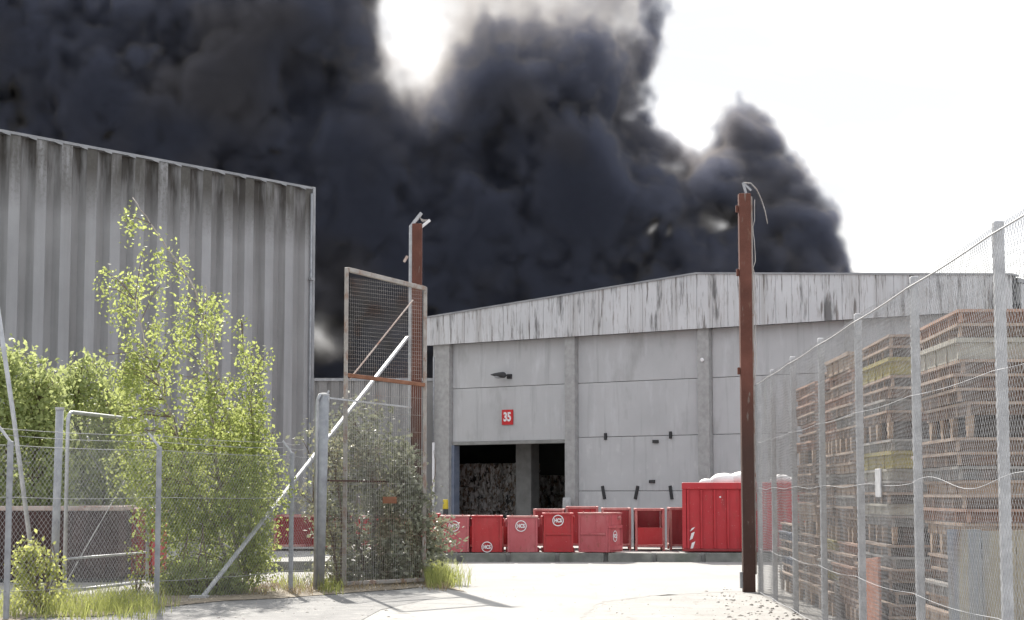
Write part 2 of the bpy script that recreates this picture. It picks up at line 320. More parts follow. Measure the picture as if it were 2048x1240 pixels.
def paper_mat(name, a, b, c):  # torn paper and card
    return mat(name, a, b, 5, 4, 0.45, 0.55, 0.8, bump=0.8, bscale=7, stretch=(1.6, 1.6, 0.7), layers=[(c, 7, (1.3, 1, 0.6), 0.53, 0.57, 1.0, None), ((0.62, 0.62, 0.63), 6, (2, 1, 0.5), 0.61, 0.64, 1.0, None), ((0.03, 0.03, 0.03), 4.5, (1.5, 1, 0.7), 0.56, 0.60, 0.9, None)])
M['paper'] = paper_mat("baled_paper", (0.34, 0.31, 0.28), (0.66, 0.64, 0.62), (0.22, 0.15, 0.10))
# ------------------------------------------------------------------ ground, yard, platform
def sheet(name, pts, z, m, sub=1):
    mb = MB(); mb.add([(x, y, z) for x, y in pts], [tuple(range(len(pts)))])
    return tag(mb.build(name, m), kind='structure')
sheet("ground", [(-900, -60), (900, -60), (900, 2400), (-900, 2400)], 0.0, M['earth'])
yr = random.Random(17)
ypx = [(560, 1166), (640, 1176), (720, 1196), (800, 1222), (850, 1248), (900, 1290), (1150, 1290), (1160, 1240), (1205, 1204), (1300, 1192), (1400, 1187), (1500, 1182)]
yed = []
for (xa, ya), (xb, yb) in zip(ypx[:-1], ypx[1:]):
    for k in range(14):
        t = k / 14; q = gnd(xa + (xb - xa) * t, ya + (yb - ya) * t); yed.append((q.x + yr.uniform(-.07, .07), q.y + yr.uniform(-.16, .16)))
sheet("yard", [(-30, 35.2), (-8, 35.4)] + yed + [(5.2, 32.2), (24, 32.2), (24, 72), (-30, 72)], 0.003, M['yard'])
sheet("old_road", [(-1.9, 27.6), (-1.2, 31.0), (-2.2, 33.6), (-4.0, 32.9), (-5.0, 29.6), (-7.2, 24.2), (-7.0, 20), (-2.2, 20)], 0.006, M['tarmac'])
PZ = 0.22
pm = MB(); pp = [(-24, 41.5), (-3.3, 41.5), (-2.5, 47.45), (24, 47.45), (24, 100), (-24, 100)]
pm.prism([(x, y, -0.1) for x, y in pp], (0, 0, PZ + 0.1))
tag(pm.build("platform", M['yard']), kind='structure')
kb = MB(); rk = random.Random(3)
def kerb_run(a, b, n):
    a, b = Vector((*a, 0)), Vector((*b, 0))
    for i in range(n):
        p = a.lerp(b, i / n + 0.002); q = a.lerp(b, (i + 1) / n - 0.002)
        h = PZ + rk.uniform(-0.005, 0.012); j = Vector((0, rk.uniform(-0.012, 0.012), 0))
        p, q = p + j, q + j
        kb.bar(p + Vector((0, -0.075, h / 2 - 0.02)), q + Vector((0, -0.075, h / 2 - 0.02)), 0.15, h + 0.04)
kerb_run((-24, 41.5), (-3.3, 41.5), 14); kerb_run((-3.25, 41.6), (-2.55, 47.4), 4); kerb_run((-2.5, 47.45), (24, 47.45), 22)
tag(kb.build("kerb", M['kerb'], bevel=0.02), kind='structure')

# ------------------------------------------------------------------ warehouse 35
WL = at(865, 990, 66.0); WL.z = 0
WR = at(2044, 990, 53.06); WR.z = 0
wa = (WR - WL).normalized(); wb = Vector((-wa.y, wa.x, 0)); WLEN = (WR - WL).length
wrz = math.atan2(wa.y, wa.x)
ware = empty("warehouse", WL, "long grey concrete hall with a dark open door and streaked white gable band", "warehouse", wrz)
def wloc(px, py, proud=0.0):                       # photo pixel -> warehouse-local (s, -proud, z)
    p = onplane(px, py, WL - wb * proud, wb); d = p - WL
    return Vector((d.dot(wa), -proud, p.z))
FB = (wloc(865, 690, .3).z + wloc(1690, 640, .3).z) / 2       # fascia bottom
EV = (wloc(865, 632, .3).z + wloc(2040, 547, .3).z) / 2
rdg = wloc(1395, 545, .3); RS, RZ = rdg.x, rdg.z
print("warehouse", WLEN, FB, EV, RS, RZ)
def top_at(s): return EV + (RZ - EV) * (s / RS if s < RS else (WLEN - s) / (WLEN - RS))
pil = [(wloc(866, 800, .2).x, wloc(898, 800, .2).x)]
pil.append((wloc(1129, 800, .2).x, wloc(1149, 800, .2).x)); pil.append((wloc(1395, 800, .2).x, wloc(1418, 800, .2).x))
bay = pil[2][0] - pil[1][0]
pil.append((pil[2][0] + bay, pil[2][1] + bay)); pil.append((WLEN - 0.55, WLEN))
zj = [wloc(1154, 982).z, wloc(1154, 875).z, wloc(1154, 767).z]
print("joints", zj, "pil", pil)
for i, (a, b) in enumerate(pil):
    MB().box((a, -0.2, 0), (b, 0.3, FB + 0.02)).build("pilaster", M['pilaster'], ware, bevel=0.015)
dl, dr = wloc(909, 900).x, pil[1][0]
dt = wloc(1128, 879).z
G = 0.008
for i in range(len(pil) - 1):
    a, b = pil[i][1], pil[i + 1][0]
    zs = [0.0] + zj + [FB + 0.25]
    for k in range(4):
        z0, z1 = zs[k] + G, zs[k + 1] - G
        if i == 0:
            if z1 < dt: continue
            z0 = max(z0, dt)
            if k == 1: continue
            if k == 2: z0 = dt
        MB().box((a + G, 0, z0), (b - G, 0.2, z1)).build("wall_panel", M['panel_light'] if (i == 1 and k < 2) else M['panel'], ware, bevel=0.008)
MB().box((pil[0][1] + G, 0.0, 0), (dl - 0.10, 0.2, dt)).build("wall_panel", M['panel'], ware)
MB().box((dl - 0.095, -0.06, 0), (dl + 0.02, 0.26, dt - 0.12)).build("door_jamb", M['jamb'], ware, bevel=0.01)
MB().box((dl - 0.09, -0.04, dt - 0.115), (dr - 0.003, 0.3, dt - 0.003)).build("lintel", M['column'], ware, bevel=0.01)
MB().box((pil[1][1], 0.203, 0), (WLEN, 0.26, FB + 0.2)).box((pil[0][0], 0.203, dt + 0.01), (pil[1][1] - 0.002, 0.26, FB + 0.2)).build("backing_wall", M['dark'], ware)
fa = MB(); s = 0.0
while s < WLEN - 0.01:
    e = min(s + 0.56, WLEN); 
    if s < RS - 0.01 < e: e = RS
    a, b = s + 0.006, e - 0.006
    rk_ = rk.uniform(-0.006, 0.006)
    fa.prism([(a, -0.36 + rk_, FB), (b, -0.36 + rk_, FB), (b, -0.36 + rk_, top_at(b) - 0.05), (a, -0.36 + rk_, top_at(a) - 0.05)], (0, 0.05, 0))
    s = e
fas = fa.build("gable_band", M['fascia'], ware)
MB().prism([(0, -0.29, FB + 0.01), (WLEN, -0.29, FB + 0.01), (WLEN, -0.29, EV - 0.07), (RS, -0.29, RZ - 0.07), (0, -0.29, EV - 0.07)], (0, 0.25, 0)).build("band_backing", M['dark'], ware)
ec = MB()
for (s0, z0, s1, z1) in ((-0.04, EV, RS, RZ), (RS, RZ, WLEN + 0.04, EV)):
    ec.prism([(s0, -0.40, z0 - 0.055), (s1, -0.40, z1 - 0.055), (s1, -0.40, z1), (s0, -0.40, z0)], (0, 0.5, 0))
ec.build("coping", M['flash'], ware)
rf = MB(); D = 46.0
rf.prism([(0, 0.12, EV - 0.2), (RS, 0.12, RZ - 0.2), (WLEN, 0.12, EV - 0.2), (WLEN, 0.12, EV - 0.08), (RS, 0.12, RZ - 0.08), (0, 0.12, EV - 0.08)], (0, D, 0))
rf.build("roof", M['flash'], ware)
MB().box((0, 14.0, 0), (0.25, D, EV - 0.22)).build("side_wall", M['panel'], ware)
MB().box((0.0, 0.31, FB - 1.6), (0.25, 13.99, EV - 0.22)).build("side_beam", M['panel'], ware)
MB().box((WLEN - 0.25, 0.31, 0), (WLEN, D, EV - 0.22)).build("side_wall", M['panel'], ware)
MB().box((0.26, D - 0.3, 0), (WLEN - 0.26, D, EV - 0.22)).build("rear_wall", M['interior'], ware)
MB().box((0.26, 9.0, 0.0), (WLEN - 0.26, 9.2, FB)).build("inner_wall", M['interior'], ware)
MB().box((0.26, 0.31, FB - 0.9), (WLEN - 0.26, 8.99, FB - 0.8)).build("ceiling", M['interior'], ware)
def side_t(px): return (onplane(px, 990, WL + wa * .13, wa) - WL).dot(wb)
c0, c1 = wloc(1031, 1000, -2.3).x, wloc(1062, 1000, -2.3).x
MB().box((c0, 2.3, 0), (c1, 2.8, FB - .92)).build("inner_column", M['column'], ware, bevel=0.03)
for (px, py, h, tl) in ((1211, 873, 0.22, 0), (1341, 870, 0.22, 0), (1207, 985, 0.42, .10), (1273, 985, 0.42, -.12), (1342, 985, 0.42, .08)):
    q = wloc(px, py, 0.03); MB().bar((q.x - tl * h, -0.03, q.z + h / 2), (q.x + tl * h, -0.03, q.z - h / 2), 0.09, 0.055, up=(0, 1, 0)).build("wall_bracket", M['dark'], ware)
for (px, py) in ((1311, 883), (1304, 963)):
    q = wloc(px, py, 0.03); MB().box((q.x - 0.1, -0.06, q.z - 0.05), (q.x + 0.1, -0.003, q.z + 0.05)).build("wall_bracket", M['dark'], ware)
dp = wloc(867, 885, 0.32); db = wloc(867, 1022, 0.32)
MB().tube([(dp.x, -0.32, PZ), (dp.x, -0.32, dp.z)], 0.045, 8).build("downpipe", M['white'], ware, smooth=True)
MB().tube([(dp.x, -0.32, dp.z + 0.01), (dp.x, -0.32, FB - 0.4)], 0.028, 8).build("cable_pipe", M['grey_post'], ware, smooth=True)
q = wloc(1404, 720, 0.22); MB().ball((q.x, -0.22, q.z), 0.07, sy=0.6).build("sensor", M['white'], ware, smooth=True)

# wall lamp
q = wloc(1016, 752, 0.0); wl_ = empty("wall_lamp", WL + wa * q.x + Vector((0, 0, q.z)), "dark street-type lamp on the grey wall above the red 35 sign", "wall lamp", wrz)
hd = MB()
for k in range(7):
    t = k / 6; 
prof = [(-0.50, .02, .015), (-0.36, .06, .05), (-0.20, .10, .08), (-0.04, .13, .10), (0.06, .12, .10), (0.11, .06, .06)]
n = 12; vs_, fs_ = [], []
for (x, ry, rz_) in prof:
    for k in range(n):
        a = 2 * math.pi * k / n; vs_.append((x, -0.30 + math.cos(a) * ry, 0.02 + math.sin(a) * rz_ + (x * -0.06)))
for i in range(len(prof) - 1):
    for k in range(n): fs_.append((i * n + k, i * n + (k + 1) % n, (i + 1) * n + (k + 1) % n, (i + 1) * n + k))
fs_.append(tuple(range(n))); fs_.append(tuple(range((len(prof) - 1) * n, len(prof) * n)))
hd.add(vs_, fs_); hd.build("lamp_head", M['dark'], wl_, smooth=True)
MB().ball((-0.16, -0.30, -0.035), 0.12, 1.5, 0.75, 0.5).build("lamp_glass", M['grey_post'], wl_, smooth=True)
MB().tube([(0.08, -0.002, -0.02), (0.10, -0.16, 0.0), (0.09, -0.30, 0.02)], 0.03, 8).build("lamp_arm", M['dark'], wl_, smooth=True)
MB().box((-0.02, -0.05, -0.10), (0.18, -0.002, 0.06)).build("mounting_plate", M['dark'], wl_, bevel=0.01)

def text_obj(body, size, m, parent, loc, bold=0.0, xs=1.0, name="lettering"):
    cu = bpy.data.curves.new(name, 'FONT'); cu.body = body; cu.size = size; cu.align_x = 'CENTER'; cu.align_y = 'CENTER'; cu.offset = bold; cu.extrude = 0.003
    t = bpy.data.objects.new(name, cu); col.objects.link(t); bpy.context.view_layer.update()
    me = bpy.data.meshes.new_from_object(t.evaluated_get(bpy.context.evaluated_depsgraph_get()))
    bpy.data.objects.remove(t); bpy.data.curves.remove(cu)
    me.name = name
    for v in me.vertices: x, y, z = v.co; v.co = (x * xs, -z, y)           # stand it up, facing -Y
    me.materials.clear(); me.materials.append(m)
    o = bpy.data.objects.new(name, me); col.objects.link(o); o.parent = parent; o.location = loc
    return o
a = wloc(1005, 850); b = wloc(1027, 819); cx_, cz_ = (a.x + b.x) / 2, (a.z + b.z) / 2; sw, sh = abs(b.x - a.x), abs(b.z - a.z)
sg = empty("number_sign", WL + wa * cx_ - wb * 0.01 + Vector((0, 0, cz_)), "red sign with the white number 35 above the open door", "sign", wrz)
MB().box((-sw / 2, -0.03, -sh / 2), (sw / 2, 0.0, sh / 2)).build("sign_plate", M['sign_red'], sg, bevel=0.006)
text_obj("35", sh * 0.80, M['white'], sg, (0, -0.034, 0.0), 0.016, 0.80, "number")

# paper bales inside
rb = random.Random(5)
bw, bh = 1.05, 0.75
rows = ["bottom", "second", "third", "top"]
def bale(s, dpt, z, h, w, label):
    o = MB(); o2 = bmesh.new(); bmesh.ops.create_cube(o2, size=1.0); bmesh.ops.subdivide_edges(o2, edges=o2.edges, cuts=9, use_grid_fill=True)
    for v in o2.verts:
        v.co.x = v.co.x * w + rb.gauss(0, .018); v.co.y = v.co.y * 1.0 + rb.gauss(0, .03); v.co.z = v.co.z * h + rb.gauss(0, .014)
    me = bpy.data.meshes.new("paper_bale"); o2.to_mesh(me); o2.free(); me.materials.append(M['paper'])
    b_ = bpy.data.objects.new("paper_bale", me); col.objects.link(b_)
    b_.location = WL + wa * s + wb * dpt + Vector((0, 0, z + h / 2)); b_.rotation_euler = (0, 0, wrz + rb.uniform(-.03, .03))
    tag(b_, label, "paper bale", "bales of waste paper stacked inside the open door")
bz = wloc(960, 928, -4.6).z; hN = (bz - PZ) / 3
colz = ["beside the blue jamb", "in the middle column", "just left of the inner pillar"]
SH = wloc(912, 1000, -4.0).x - dl + 0.8
for c in range(3):
    for r_ in range(3):
        bale(dl - 0.3 + c * 1.02 + SH, 4.5 + rb.uniform(0, .2), PZ + r_ * hN + 0.005, hN - 0.01, 0.97, "bale of mixed waste paper, %s of three, %s" % (["bottom", "middle", "top"][r_], colz[c]))
for c in range(2):
    for r_ in range(3):
        bale(wloc(1082 + 36 * c, 1000, -7.4).x, 7.4 + rb.uniform(0, .2), PZ + r_ * .72 + 0.005, .71, 1.0, "dim paper bale right of the pillar, %s row, %s" % (["bottom", "middle", "top"][r_], ["next to the pillar", "by the right door edge"][c]))

# ------------------------------------------------------------------ ribbed hall on the left
LC = at(618, 990, 60.0); LC.z = 0
ld = -wb                                   # along the wall, towards the camera
lrz = math.atan2(ld.y, ld.x)
rib = empty("ribbed_hall", LC, "tall ribbed concrete hall with sooty streaks filling the left side", "hall", lrz)
ln = Vector((-ld.y, ld.x, 0))              # local +Y
assert ln.dot(Vector((1, -0.5, 0))) > 0
LH = at(618, 376, 60.0).z; LL = 26.0; pitch = 0.885
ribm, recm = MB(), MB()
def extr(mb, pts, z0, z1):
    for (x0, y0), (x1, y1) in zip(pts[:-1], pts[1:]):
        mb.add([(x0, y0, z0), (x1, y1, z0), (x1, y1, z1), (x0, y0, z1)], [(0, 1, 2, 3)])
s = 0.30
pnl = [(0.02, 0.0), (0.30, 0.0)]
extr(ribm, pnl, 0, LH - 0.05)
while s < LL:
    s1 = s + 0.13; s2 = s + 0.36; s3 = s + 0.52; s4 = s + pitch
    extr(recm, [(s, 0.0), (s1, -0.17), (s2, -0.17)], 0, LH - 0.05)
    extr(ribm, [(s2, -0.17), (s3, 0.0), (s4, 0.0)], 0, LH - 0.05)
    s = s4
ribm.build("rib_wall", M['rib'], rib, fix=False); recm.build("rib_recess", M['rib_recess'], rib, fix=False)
MB().box((0.0, -30, 0), (LL, -0.25, LH - 0.06)).build("hall_body", M['rib'], rib)
MB().box((-0.02, -0.24, LH - 0.045), (LL, 0.03, LH + 0.03)).build("roof_flashing", M['flash'], rib)
s = 0.30
while s < 16:
    MB().prism([(s + 0.02, 0.032, LH - 0.04), (s + 0.34, 0.032, LH - 0.04), (s + 0.20, 0.032, LH - 0.075), (s + 0.02, 0.032, LH - 0.10)], (0, 0.01, 0)).build("flashing_tab", M['flash'], rib)
    s += pitch
MB().box((-0.12, -0.30, 0.0), (-0.003, 0.05, LH + 0.035)).build("corner_trim", M['flash'], rib, bevel=0.01)
MB().tube([(0.09, 0.07, 0.1), (0.09, 0.07, LH - 0.2)], 0.035, 8).build("downpipe", M['grey_post'], rib, smooth=True)
q = at(611, 558, 60).z; MB().box((-0.02, 0.03, q - 0.05), (0.16, 0.14, q + 0.02)).box((0.02, 0.06, q - 0.12), (0.06, 0.12, q + 0.1)).build("pipe_clamp", M['flash'], rib)

# low link building between the two halls, open to the hall on its right
lo_ = Vector((-7.6, 66.4, 0)); lk = empty("link_building", lo_, "low dark ribbed shed in the gap between the two halls", "shed", 0.0)
hz_ = at(700, 762, 66.4).z
lm = MB(); x = -7.6
while x < -2.75:
    lm.box((x, 66.4, 0), (min(x + 0.30, -2.63), 66.5, hz_)); lm.box((x + 0.30, 66.45, 0), (min(x + 0.42, -2.63), 66.54, hz_)); x += 0.42
lm.build("ribbed_wall", M['rib_recess'], lk, world=True)
q = WL + wb * 14.2
MB().prism([(-7.65, 66.34, hz_), (-2.63, 66.34, hz_), (WL.x + wb.x * .6, WL.y + wb.y * .6 + .1, hz_), (q.x, q.y, hz_), (q.x - 3, 92, hz_), (-7.65, 92, hz_)], (0, 0, .10)).build("roof", M['grey_post'], lk, world=True)
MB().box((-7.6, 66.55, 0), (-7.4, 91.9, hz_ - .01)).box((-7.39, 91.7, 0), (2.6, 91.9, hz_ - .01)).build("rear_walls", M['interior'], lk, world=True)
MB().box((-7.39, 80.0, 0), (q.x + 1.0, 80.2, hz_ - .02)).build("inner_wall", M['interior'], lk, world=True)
# ------------------------------------------------------------------ red bins and containers
def emblem(parent, c, r, xs=1.0):
    mb = MB(); n = 40; vs_, fs_ = [], []
    for k in range(n):
        a = 2 * math.pi * k / n
        for q in (r, r * 0.85):
            for y in (0, -0.006): vs_.append((math.cos(a) * q * xs, y, math.sin(a) * q))
    for k in range(n):
        i, j = k * 4, ((k + 1) % n) * 4
        fs_ += [(i + 1, j + 1, j + 3, i + 3), (i, j, j + 1, i + 1), (i + 2, i + 3, j + 3, j + 2)]
    mb.add(vs_, fs_); o = mb.build("emblem", M['white'], parent); o.location = c
    text_obj("HCS", r * 0.92, M['white'], o, (0, -0.003, -r * 0.02), 0.006, 0.76 * xs, "lettering")
    return o
def make_bin(x0px, x1px, ytop, Y, depth, m, label, rz=0.0, seam=False, emb=None, pockets=True, group="red waste bins in the front row on the kerb"):
    a, b = at(x0px, 990, Y), at(x1px, 990, Y); w = (b - a).length / max(math.cos(rz), .3) if rz else (b - a).length
    h = at(x0px, ytop, Y).z - PZ - 0.015
    root = empty("waste_bin", (a.x, Y, PZ + 0.015), label, "waste bin", rz, group)
    t = 0.03
    body = MB()
    body.prism([(0, 0, 0), (w, 0, 0), (w, 0, h - .02), (0, 0, h - .02)], (0, t, 0))
    body.prism([(0, depth - t, 0), (w, depth - t, 0), (w, depth - t, h - .02), (0, depth - t, h - .02)], (0, t, 0))
    body.box((0, t + .001, 0), (t, depth - t - .001, h - .02)); body.box((w - t, t + .001, 0), (w, depth - t - .001, h - .02))
    body.box((t + .001, t + .001, 0.02), (w - t - .001, depth - t - .001, 0.06))
    body.build("body", m, root, bevel=0.008)
    rim = MB(); q = 0.045
    rim.box((-.02, -.02, h - q), (w + .02, 0.05, h)); rim.box((-.02, depth - .05, h - q), (w + .02, depth + .02, h))
    rim.box((-.02, .052, h - q), (.05, depth - .052, h)); rim.box((w - .05, .052, h - q), (w + .02, depth - .052, h))
    rim.build("rim", M['red_rim'] if m is not M['red'] else m, root, bevel=0.008)
    for x in (0.0, w - 0.05): MB().box((x, -0.022, 0.005), (x + 0.05, -0.002, h - q - .004)).build("edge_strip", m, root, bevel=0.006)
    if seam: MB().box((0.052, -0.03, h * 0.44), (w - 0.052, -0.002, h * 0.49)).build("seam_bar", m, root, bevel=0.006)
    if seam: MB().box((0.052, -0.022, 0.005), (w - 0.052, -0.002, 0.05)).build("bottom_bar", m, root, bevel=0.006)
    if pockets:
        for sgn in (-1, 1):
            x = -0.055 if sgn < 0 else w + 0.004
            pk = MB(); pk.box((x, 0.10, h * 0.70), (x + 0.05, depth - 0.1, h * 0.92)); pk.build("fork_pocket", m, root, bevel=0.01)
        for y in (0.08, depth - 0.2):
            for x in (-0.045, w + 0.004): MB().box((x, y, 0.0), (x + .041, y + .1, 0.10)).build("foot", M['red_dark'], root)
    for x in (0.12, w - 0.16):
        MB().tube([(x, 0.02, h - .005), (x, 0.02, h + .035)], 0.014, 6).build("lid_pin", M['red_rim'], root)
    if emb:
        ex, ey, er = emb; p = at(ex, ey, Y); emblem(root, (p.x - a.x, -0.024, p.z - PZ - 0.015), er)
    return root, w, h
BY = 47.55
make_bin(812, 877, 1027, BY + .1, 1.1, M['red'], "bright red bin directly right of the gate bush, leftmost in its row", pockets=True)
make_bin(881, 938, 1031, BY, 1.1, M['red_faded'], "faded red bin whose round emblem is half hidden by pale twigs", emb=(908, 1052, 0.135))
make_bin(944, 1004, 1031, BY, 1.1, M['red'], "bright red bin with its round emblem low on the front", emb=(974, 1094, 0.135))
make_bin(1015, 1075, 1032, BY, 1.1, M['red_faded'], "faded red bin with emblem high on a plain front without seam", emb=(1042, 1052, 0.14))
make_bin(1087, 1146, 1026, BY, 1.1, M['red'], "bright red bin with emblem at the top and a seam across the front", seam=True, emb=(1116, 1041, 0.14))
rb5, w5, h5 = make_bin(1157, 1214, 1025, BY + .06, 0.95, M['red_faded'], "faded red end bin turned to show its side with a narrow emblem", rz=-0.42, seam=True, pockets=False)
sd = MB(); sd.box((w5 + .002, 0.0, h5 * .60), (w5 + .03, 0.95, h5 * .67)); sd.box((w5 + .002, 0.0, 0.02), (w5 + .03, 0.06, h5 * .59)); sd.box((w5 + .002, 0.89, 0.02), (w5 + .03, 0.95, h5 * .59)); sd.box((w5 + .002, .062, 0.05), (w5 + .03, .888, 0.16))
sd.build("side_frame", M['red_faded'], rb5, bevel=0.006)
MB().tube([(w5 + .002, .72, h5 * .86), (w5 + .07, .72, h5 * .86)], 0.05, 10).build("pivot", M['red_rim'], rb5)
e5 = emblem(rb5, (w5 + .012, 0.46, h5 * .40), 0.14); e5.rotation_euler = (0, 0, math.pi / 2)

# back row: open skips on skids
def make_skip(x0px, x1px, ytop, Y, depth, m, label, rz=0.0, opening=None, mesh_side=False):
    a, b = at(x0px, 990, Y), at(x1px, 990, Y); w = b.x - a.x; h = at(x0px, ytop, Y).z - PZ
    root = empty("open_skip", (a.x, Y, PZ), label, "skip", rz, "open red skips behind the front row of bins")
    fr = MB(); p = 0.06
    for x in (0, w - p):
        for y in (0, depth - p): fr.box((x, y, 0), (x + p, y + p, h))
    for y in (0, depth - p): fr.box((p + .002, y, h - p), (w - p - .002, y + p, h)); fr.box((p + .002, y, .10), (w - p - .002, y + p, .10 + p))
    for x in (0, w - p): fr.box((x, p + .002, h - p), (x + p, depth - p - .002, h)); fr.box((x, p + .002, .10), (x + p, depth - p - .002, .10 + p))
    fr.build("frame", M['red_rim'], root, bevel=0.008)
    oh = h * 0.55 if opening else h - p - .004
    MB().box((p + .004, 0.012, .10 + p + .002), (w - p - .004, 0.03, oh)).build("front_panel", m, root)
    MB().box((p + .004, depth - .03, .10 + p + .002), (w - p - .004, depth - .012, h - p - .004)).build("back_panel", M['red_dark'], root)
    for x in (0.015, w - 0.03): MB().box((x, p + .004, .10 + p + .002), (x + .015, depth - p - .004, h - p - .004)).build("side_panel", M['red_dark'], root)
    MB().box((p, p, .12), (w - p, depth - p, .15)).build("floor_plate", M['red_dark'], root)
    ribm_ = MB()
    k = 0.16
    while k < w - 0.1:
        if not opening: ribm_.box((k, -.004, .17), (k + .025, .011, h - p - .006))
        k += 0.16
    if ribm_.v: ribm_.build("front_ribs", M['red_dark'], root)
    return root
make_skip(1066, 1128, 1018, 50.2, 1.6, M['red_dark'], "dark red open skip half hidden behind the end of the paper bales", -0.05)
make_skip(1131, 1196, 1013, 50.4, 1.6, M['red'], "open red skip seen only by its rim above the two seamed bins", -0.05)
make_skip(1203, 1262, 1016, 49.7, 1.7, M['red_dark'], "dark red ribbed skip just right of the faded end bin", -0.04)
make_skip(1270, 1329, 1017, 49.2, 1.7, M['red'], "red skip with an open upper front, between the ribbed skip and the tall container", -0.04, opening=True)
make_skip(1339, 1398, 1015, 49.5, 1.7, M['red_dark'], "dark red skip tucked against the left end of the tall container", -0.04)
for x0, x1, lab in ((862, 928, "added dark red filler skip low behind the bin with twigs over its emblem"), (934, 996, "added dark red filler skip low behind the bin with the low emblem"), (1002, 1062, "added dark red filler skip low behind the faded bin without a seam")):
    make_skip(x0, x1, 1040, 49.1, 1.5, M['red_dark'], lab)  # skips added behind the bins so the gaps between them look dark
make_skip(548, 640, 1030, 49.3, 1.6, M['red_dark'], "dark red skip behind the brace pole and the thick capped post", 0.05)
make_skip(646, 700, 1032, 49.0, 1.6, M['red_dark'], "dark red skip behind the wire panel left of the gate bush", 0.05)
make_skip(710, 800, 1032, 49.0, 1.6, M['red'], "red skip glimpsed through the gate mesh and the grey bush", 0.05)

# tall roll-off container
Y = 47.75
a = at(1364, 990, Y); crz = -0.085; CW = 3.1; ch = at(1364, 965, Y).z - PZ - 0.05
ct = empty("tall_container", (a.x, Y, PZ), "tall bright red ribbed container heaped with white sacks beside the rusty post", "container", crz)
MB().box((0.03, 0.03, 0.10), (CW - .03, 0.07, ch)).box((0.03, 1.93, 0.10), (CW - .03, 1.97, ch)).box((0.03, 0.071, 0.10), (0.07, 1.929, ch)).box((CW - .07, 0.071, 0.10), (CW - .03, 1.929, ch)).box((.071, .071, .10), (CW - .071, 1.929, .16)).build("body", M['red_box'], ct)
rim = MB(); rim.box((0, -.03, ch - .12), (CW, .09, ch + .05)); rim.box((0, 1.91, ch - .12), (CW, 2.03, ch + .05)); rim.box((0, .092, ch - .12), (.09, 1.908, ch + .05)); rim.box((CW - .09, .092, ch - .12), (CW, 1.908, ch + .05))
rim.build("rim", M['red_box'], ct, bevel=0.02)
sk = MB(); sk.box((0, -.02, .03), (CW, .10, .10)); sk.box((0, 1.9, .03), (CW, 2.02, .10)); sk.build("skid_or_fill", M['red_dark'], ct, bevel=0.01)
rb_ = MB(); x = 0.0
k = 0
xs_ = [0.0, 0.135, 0.47, 0.80, 1.13, 1.46, 1.79, 2.12, 2.45, 2.78]
for i, x in enumerate(xs_[1:]):
    rb_.prism([(x - .035, .029, .11), (x + .012, .029, .11), (x + .03, -.028, .11), (x - .018, -.028, .11)] if False else [(x - .03, .029, .105), (x - .012, -.03, .105), (x + .03, -.03, .105), (x + .034, .029, .105)], (0, 0, ch - .235))
rb_.box((0.002, -.012, .105), (.10, .029, ch - .125))
rb_.build("rib", M['red_box'], ct)
hs = MB()
for (x0, z0, h) in ((.19, .52, .10), (.18, .30, .20), (.19, .06, .20)):
    hs.prism([(x0, .024, z0), (x0 + .075, .024, z0 + .05), (x0 + .13, .024, z0 + h + .02), (x0 + .045, .024, z0 + h - .02)], (0, .004, 0))
hs.build("hazard_stripe", M['white'], ct)
MB().box((.93, .02, ch - .33), (.97, .028, ch - .29)).build("sticker", M['white'], ct)
rg = random.Random(8)
for i, (px, py, r, lab) in enumerate(((1448, 955, .30, "large white sack, higher of the lumps left of the rusty post"), (1484, 952, .30, "white sack heaped right against the rusty post in the container"), (1413, 962, .16, "small low white sack peeping over the rim left of the big ones"), (1562, 955, .22, "white sack seen through the tall fence at the container's right"), (1590, 958, .17, "small white sack at the far right of the container behind mesh"))):
    p = at(px, py, 48.6)
    mb = MB(); mb.ball((0, 0, 0), r, 1.25, 1.15, .72, 18, 12, .035, rg)
    o = mb.build("white_sack", M['bag'], smooth=True); o.location = (p.x, 48.6, at(px, 967, 48.6).z + (at(px, py, 48.6).z - at(px, 967, 48.6).z) - r * .35); tag(o, lab, "sack", "white sacks heaped in the tall container")

# old containers behind the left fence
def make_box(name, x0, x1, Y, ztop, depth, m, rimm, label, cat, rz=0.0):
    a, b = at(x0, 990, Y), at(x1, 990, Y); w = b.x - a.x
    root = empty(name, (a.x, Y, 0), label, cat, rz)
    MB().box((0, 0, .08), (w, .05, ztop - .03)).box((0, depth - .05, .08), (w, depth, ztop - .03)).box((0, .051, .08), (.05, depth - .051, ztop - .03)).box((w - .05, .051, .08), (w, depth - .051, ztop - .03)).box((.051, .051, .08), (w - .051, depth - .051, .14)).build("body", m, root)
    r = MB(); r.box((-.03, -.04, ztop - .09), (w + .03, .08, ztop)); r.box((-.03, depth - .08, ztop - .09), (w + .03, depth + .04, ztop)); r.box((-.03, .082, ztop - .09), (.08, depth - .082, ztop)); r.box((w - .08, .082, ztop - .09), (w + .03, depth - .082, ztop))
    r.build("rim", rimm, root, bevel=.015)
    rb = MB(); x = .02
    while x < w - .06: rb.box((x, -.05, .09), (x + .07, -.002, ztop - .092)); x += max(.3, w / 8)
    rb.build("rib", m, root, bevel=.008)
    MB().box((0, 0, 0), (w, .12, .078)).box((0, depth - .12, 0), (w, depth, .078)).build("skid_or_fill", M['dark'], root)
    return root
make_box("open_container", -40, 236, 36.2, at(100, 1012, 36.2).z, 1.9, M['brown_box'], M['rim_rust'], "rusty brown open container with a pale rim behind the left fence", "container", 0.05)
make_box("open_container", 243, 306, 38.0, at(270, 1016, 38).z, 1.8, M['red'], M['red_rim'], "bright red container end behind the side gate's right edge", "container", 0.02)
mk = empty("marker_post", gnd(303, 1196) + Vector((0, 0.4, 0)), "thin orange marker post by the fence post under the birch", "post")
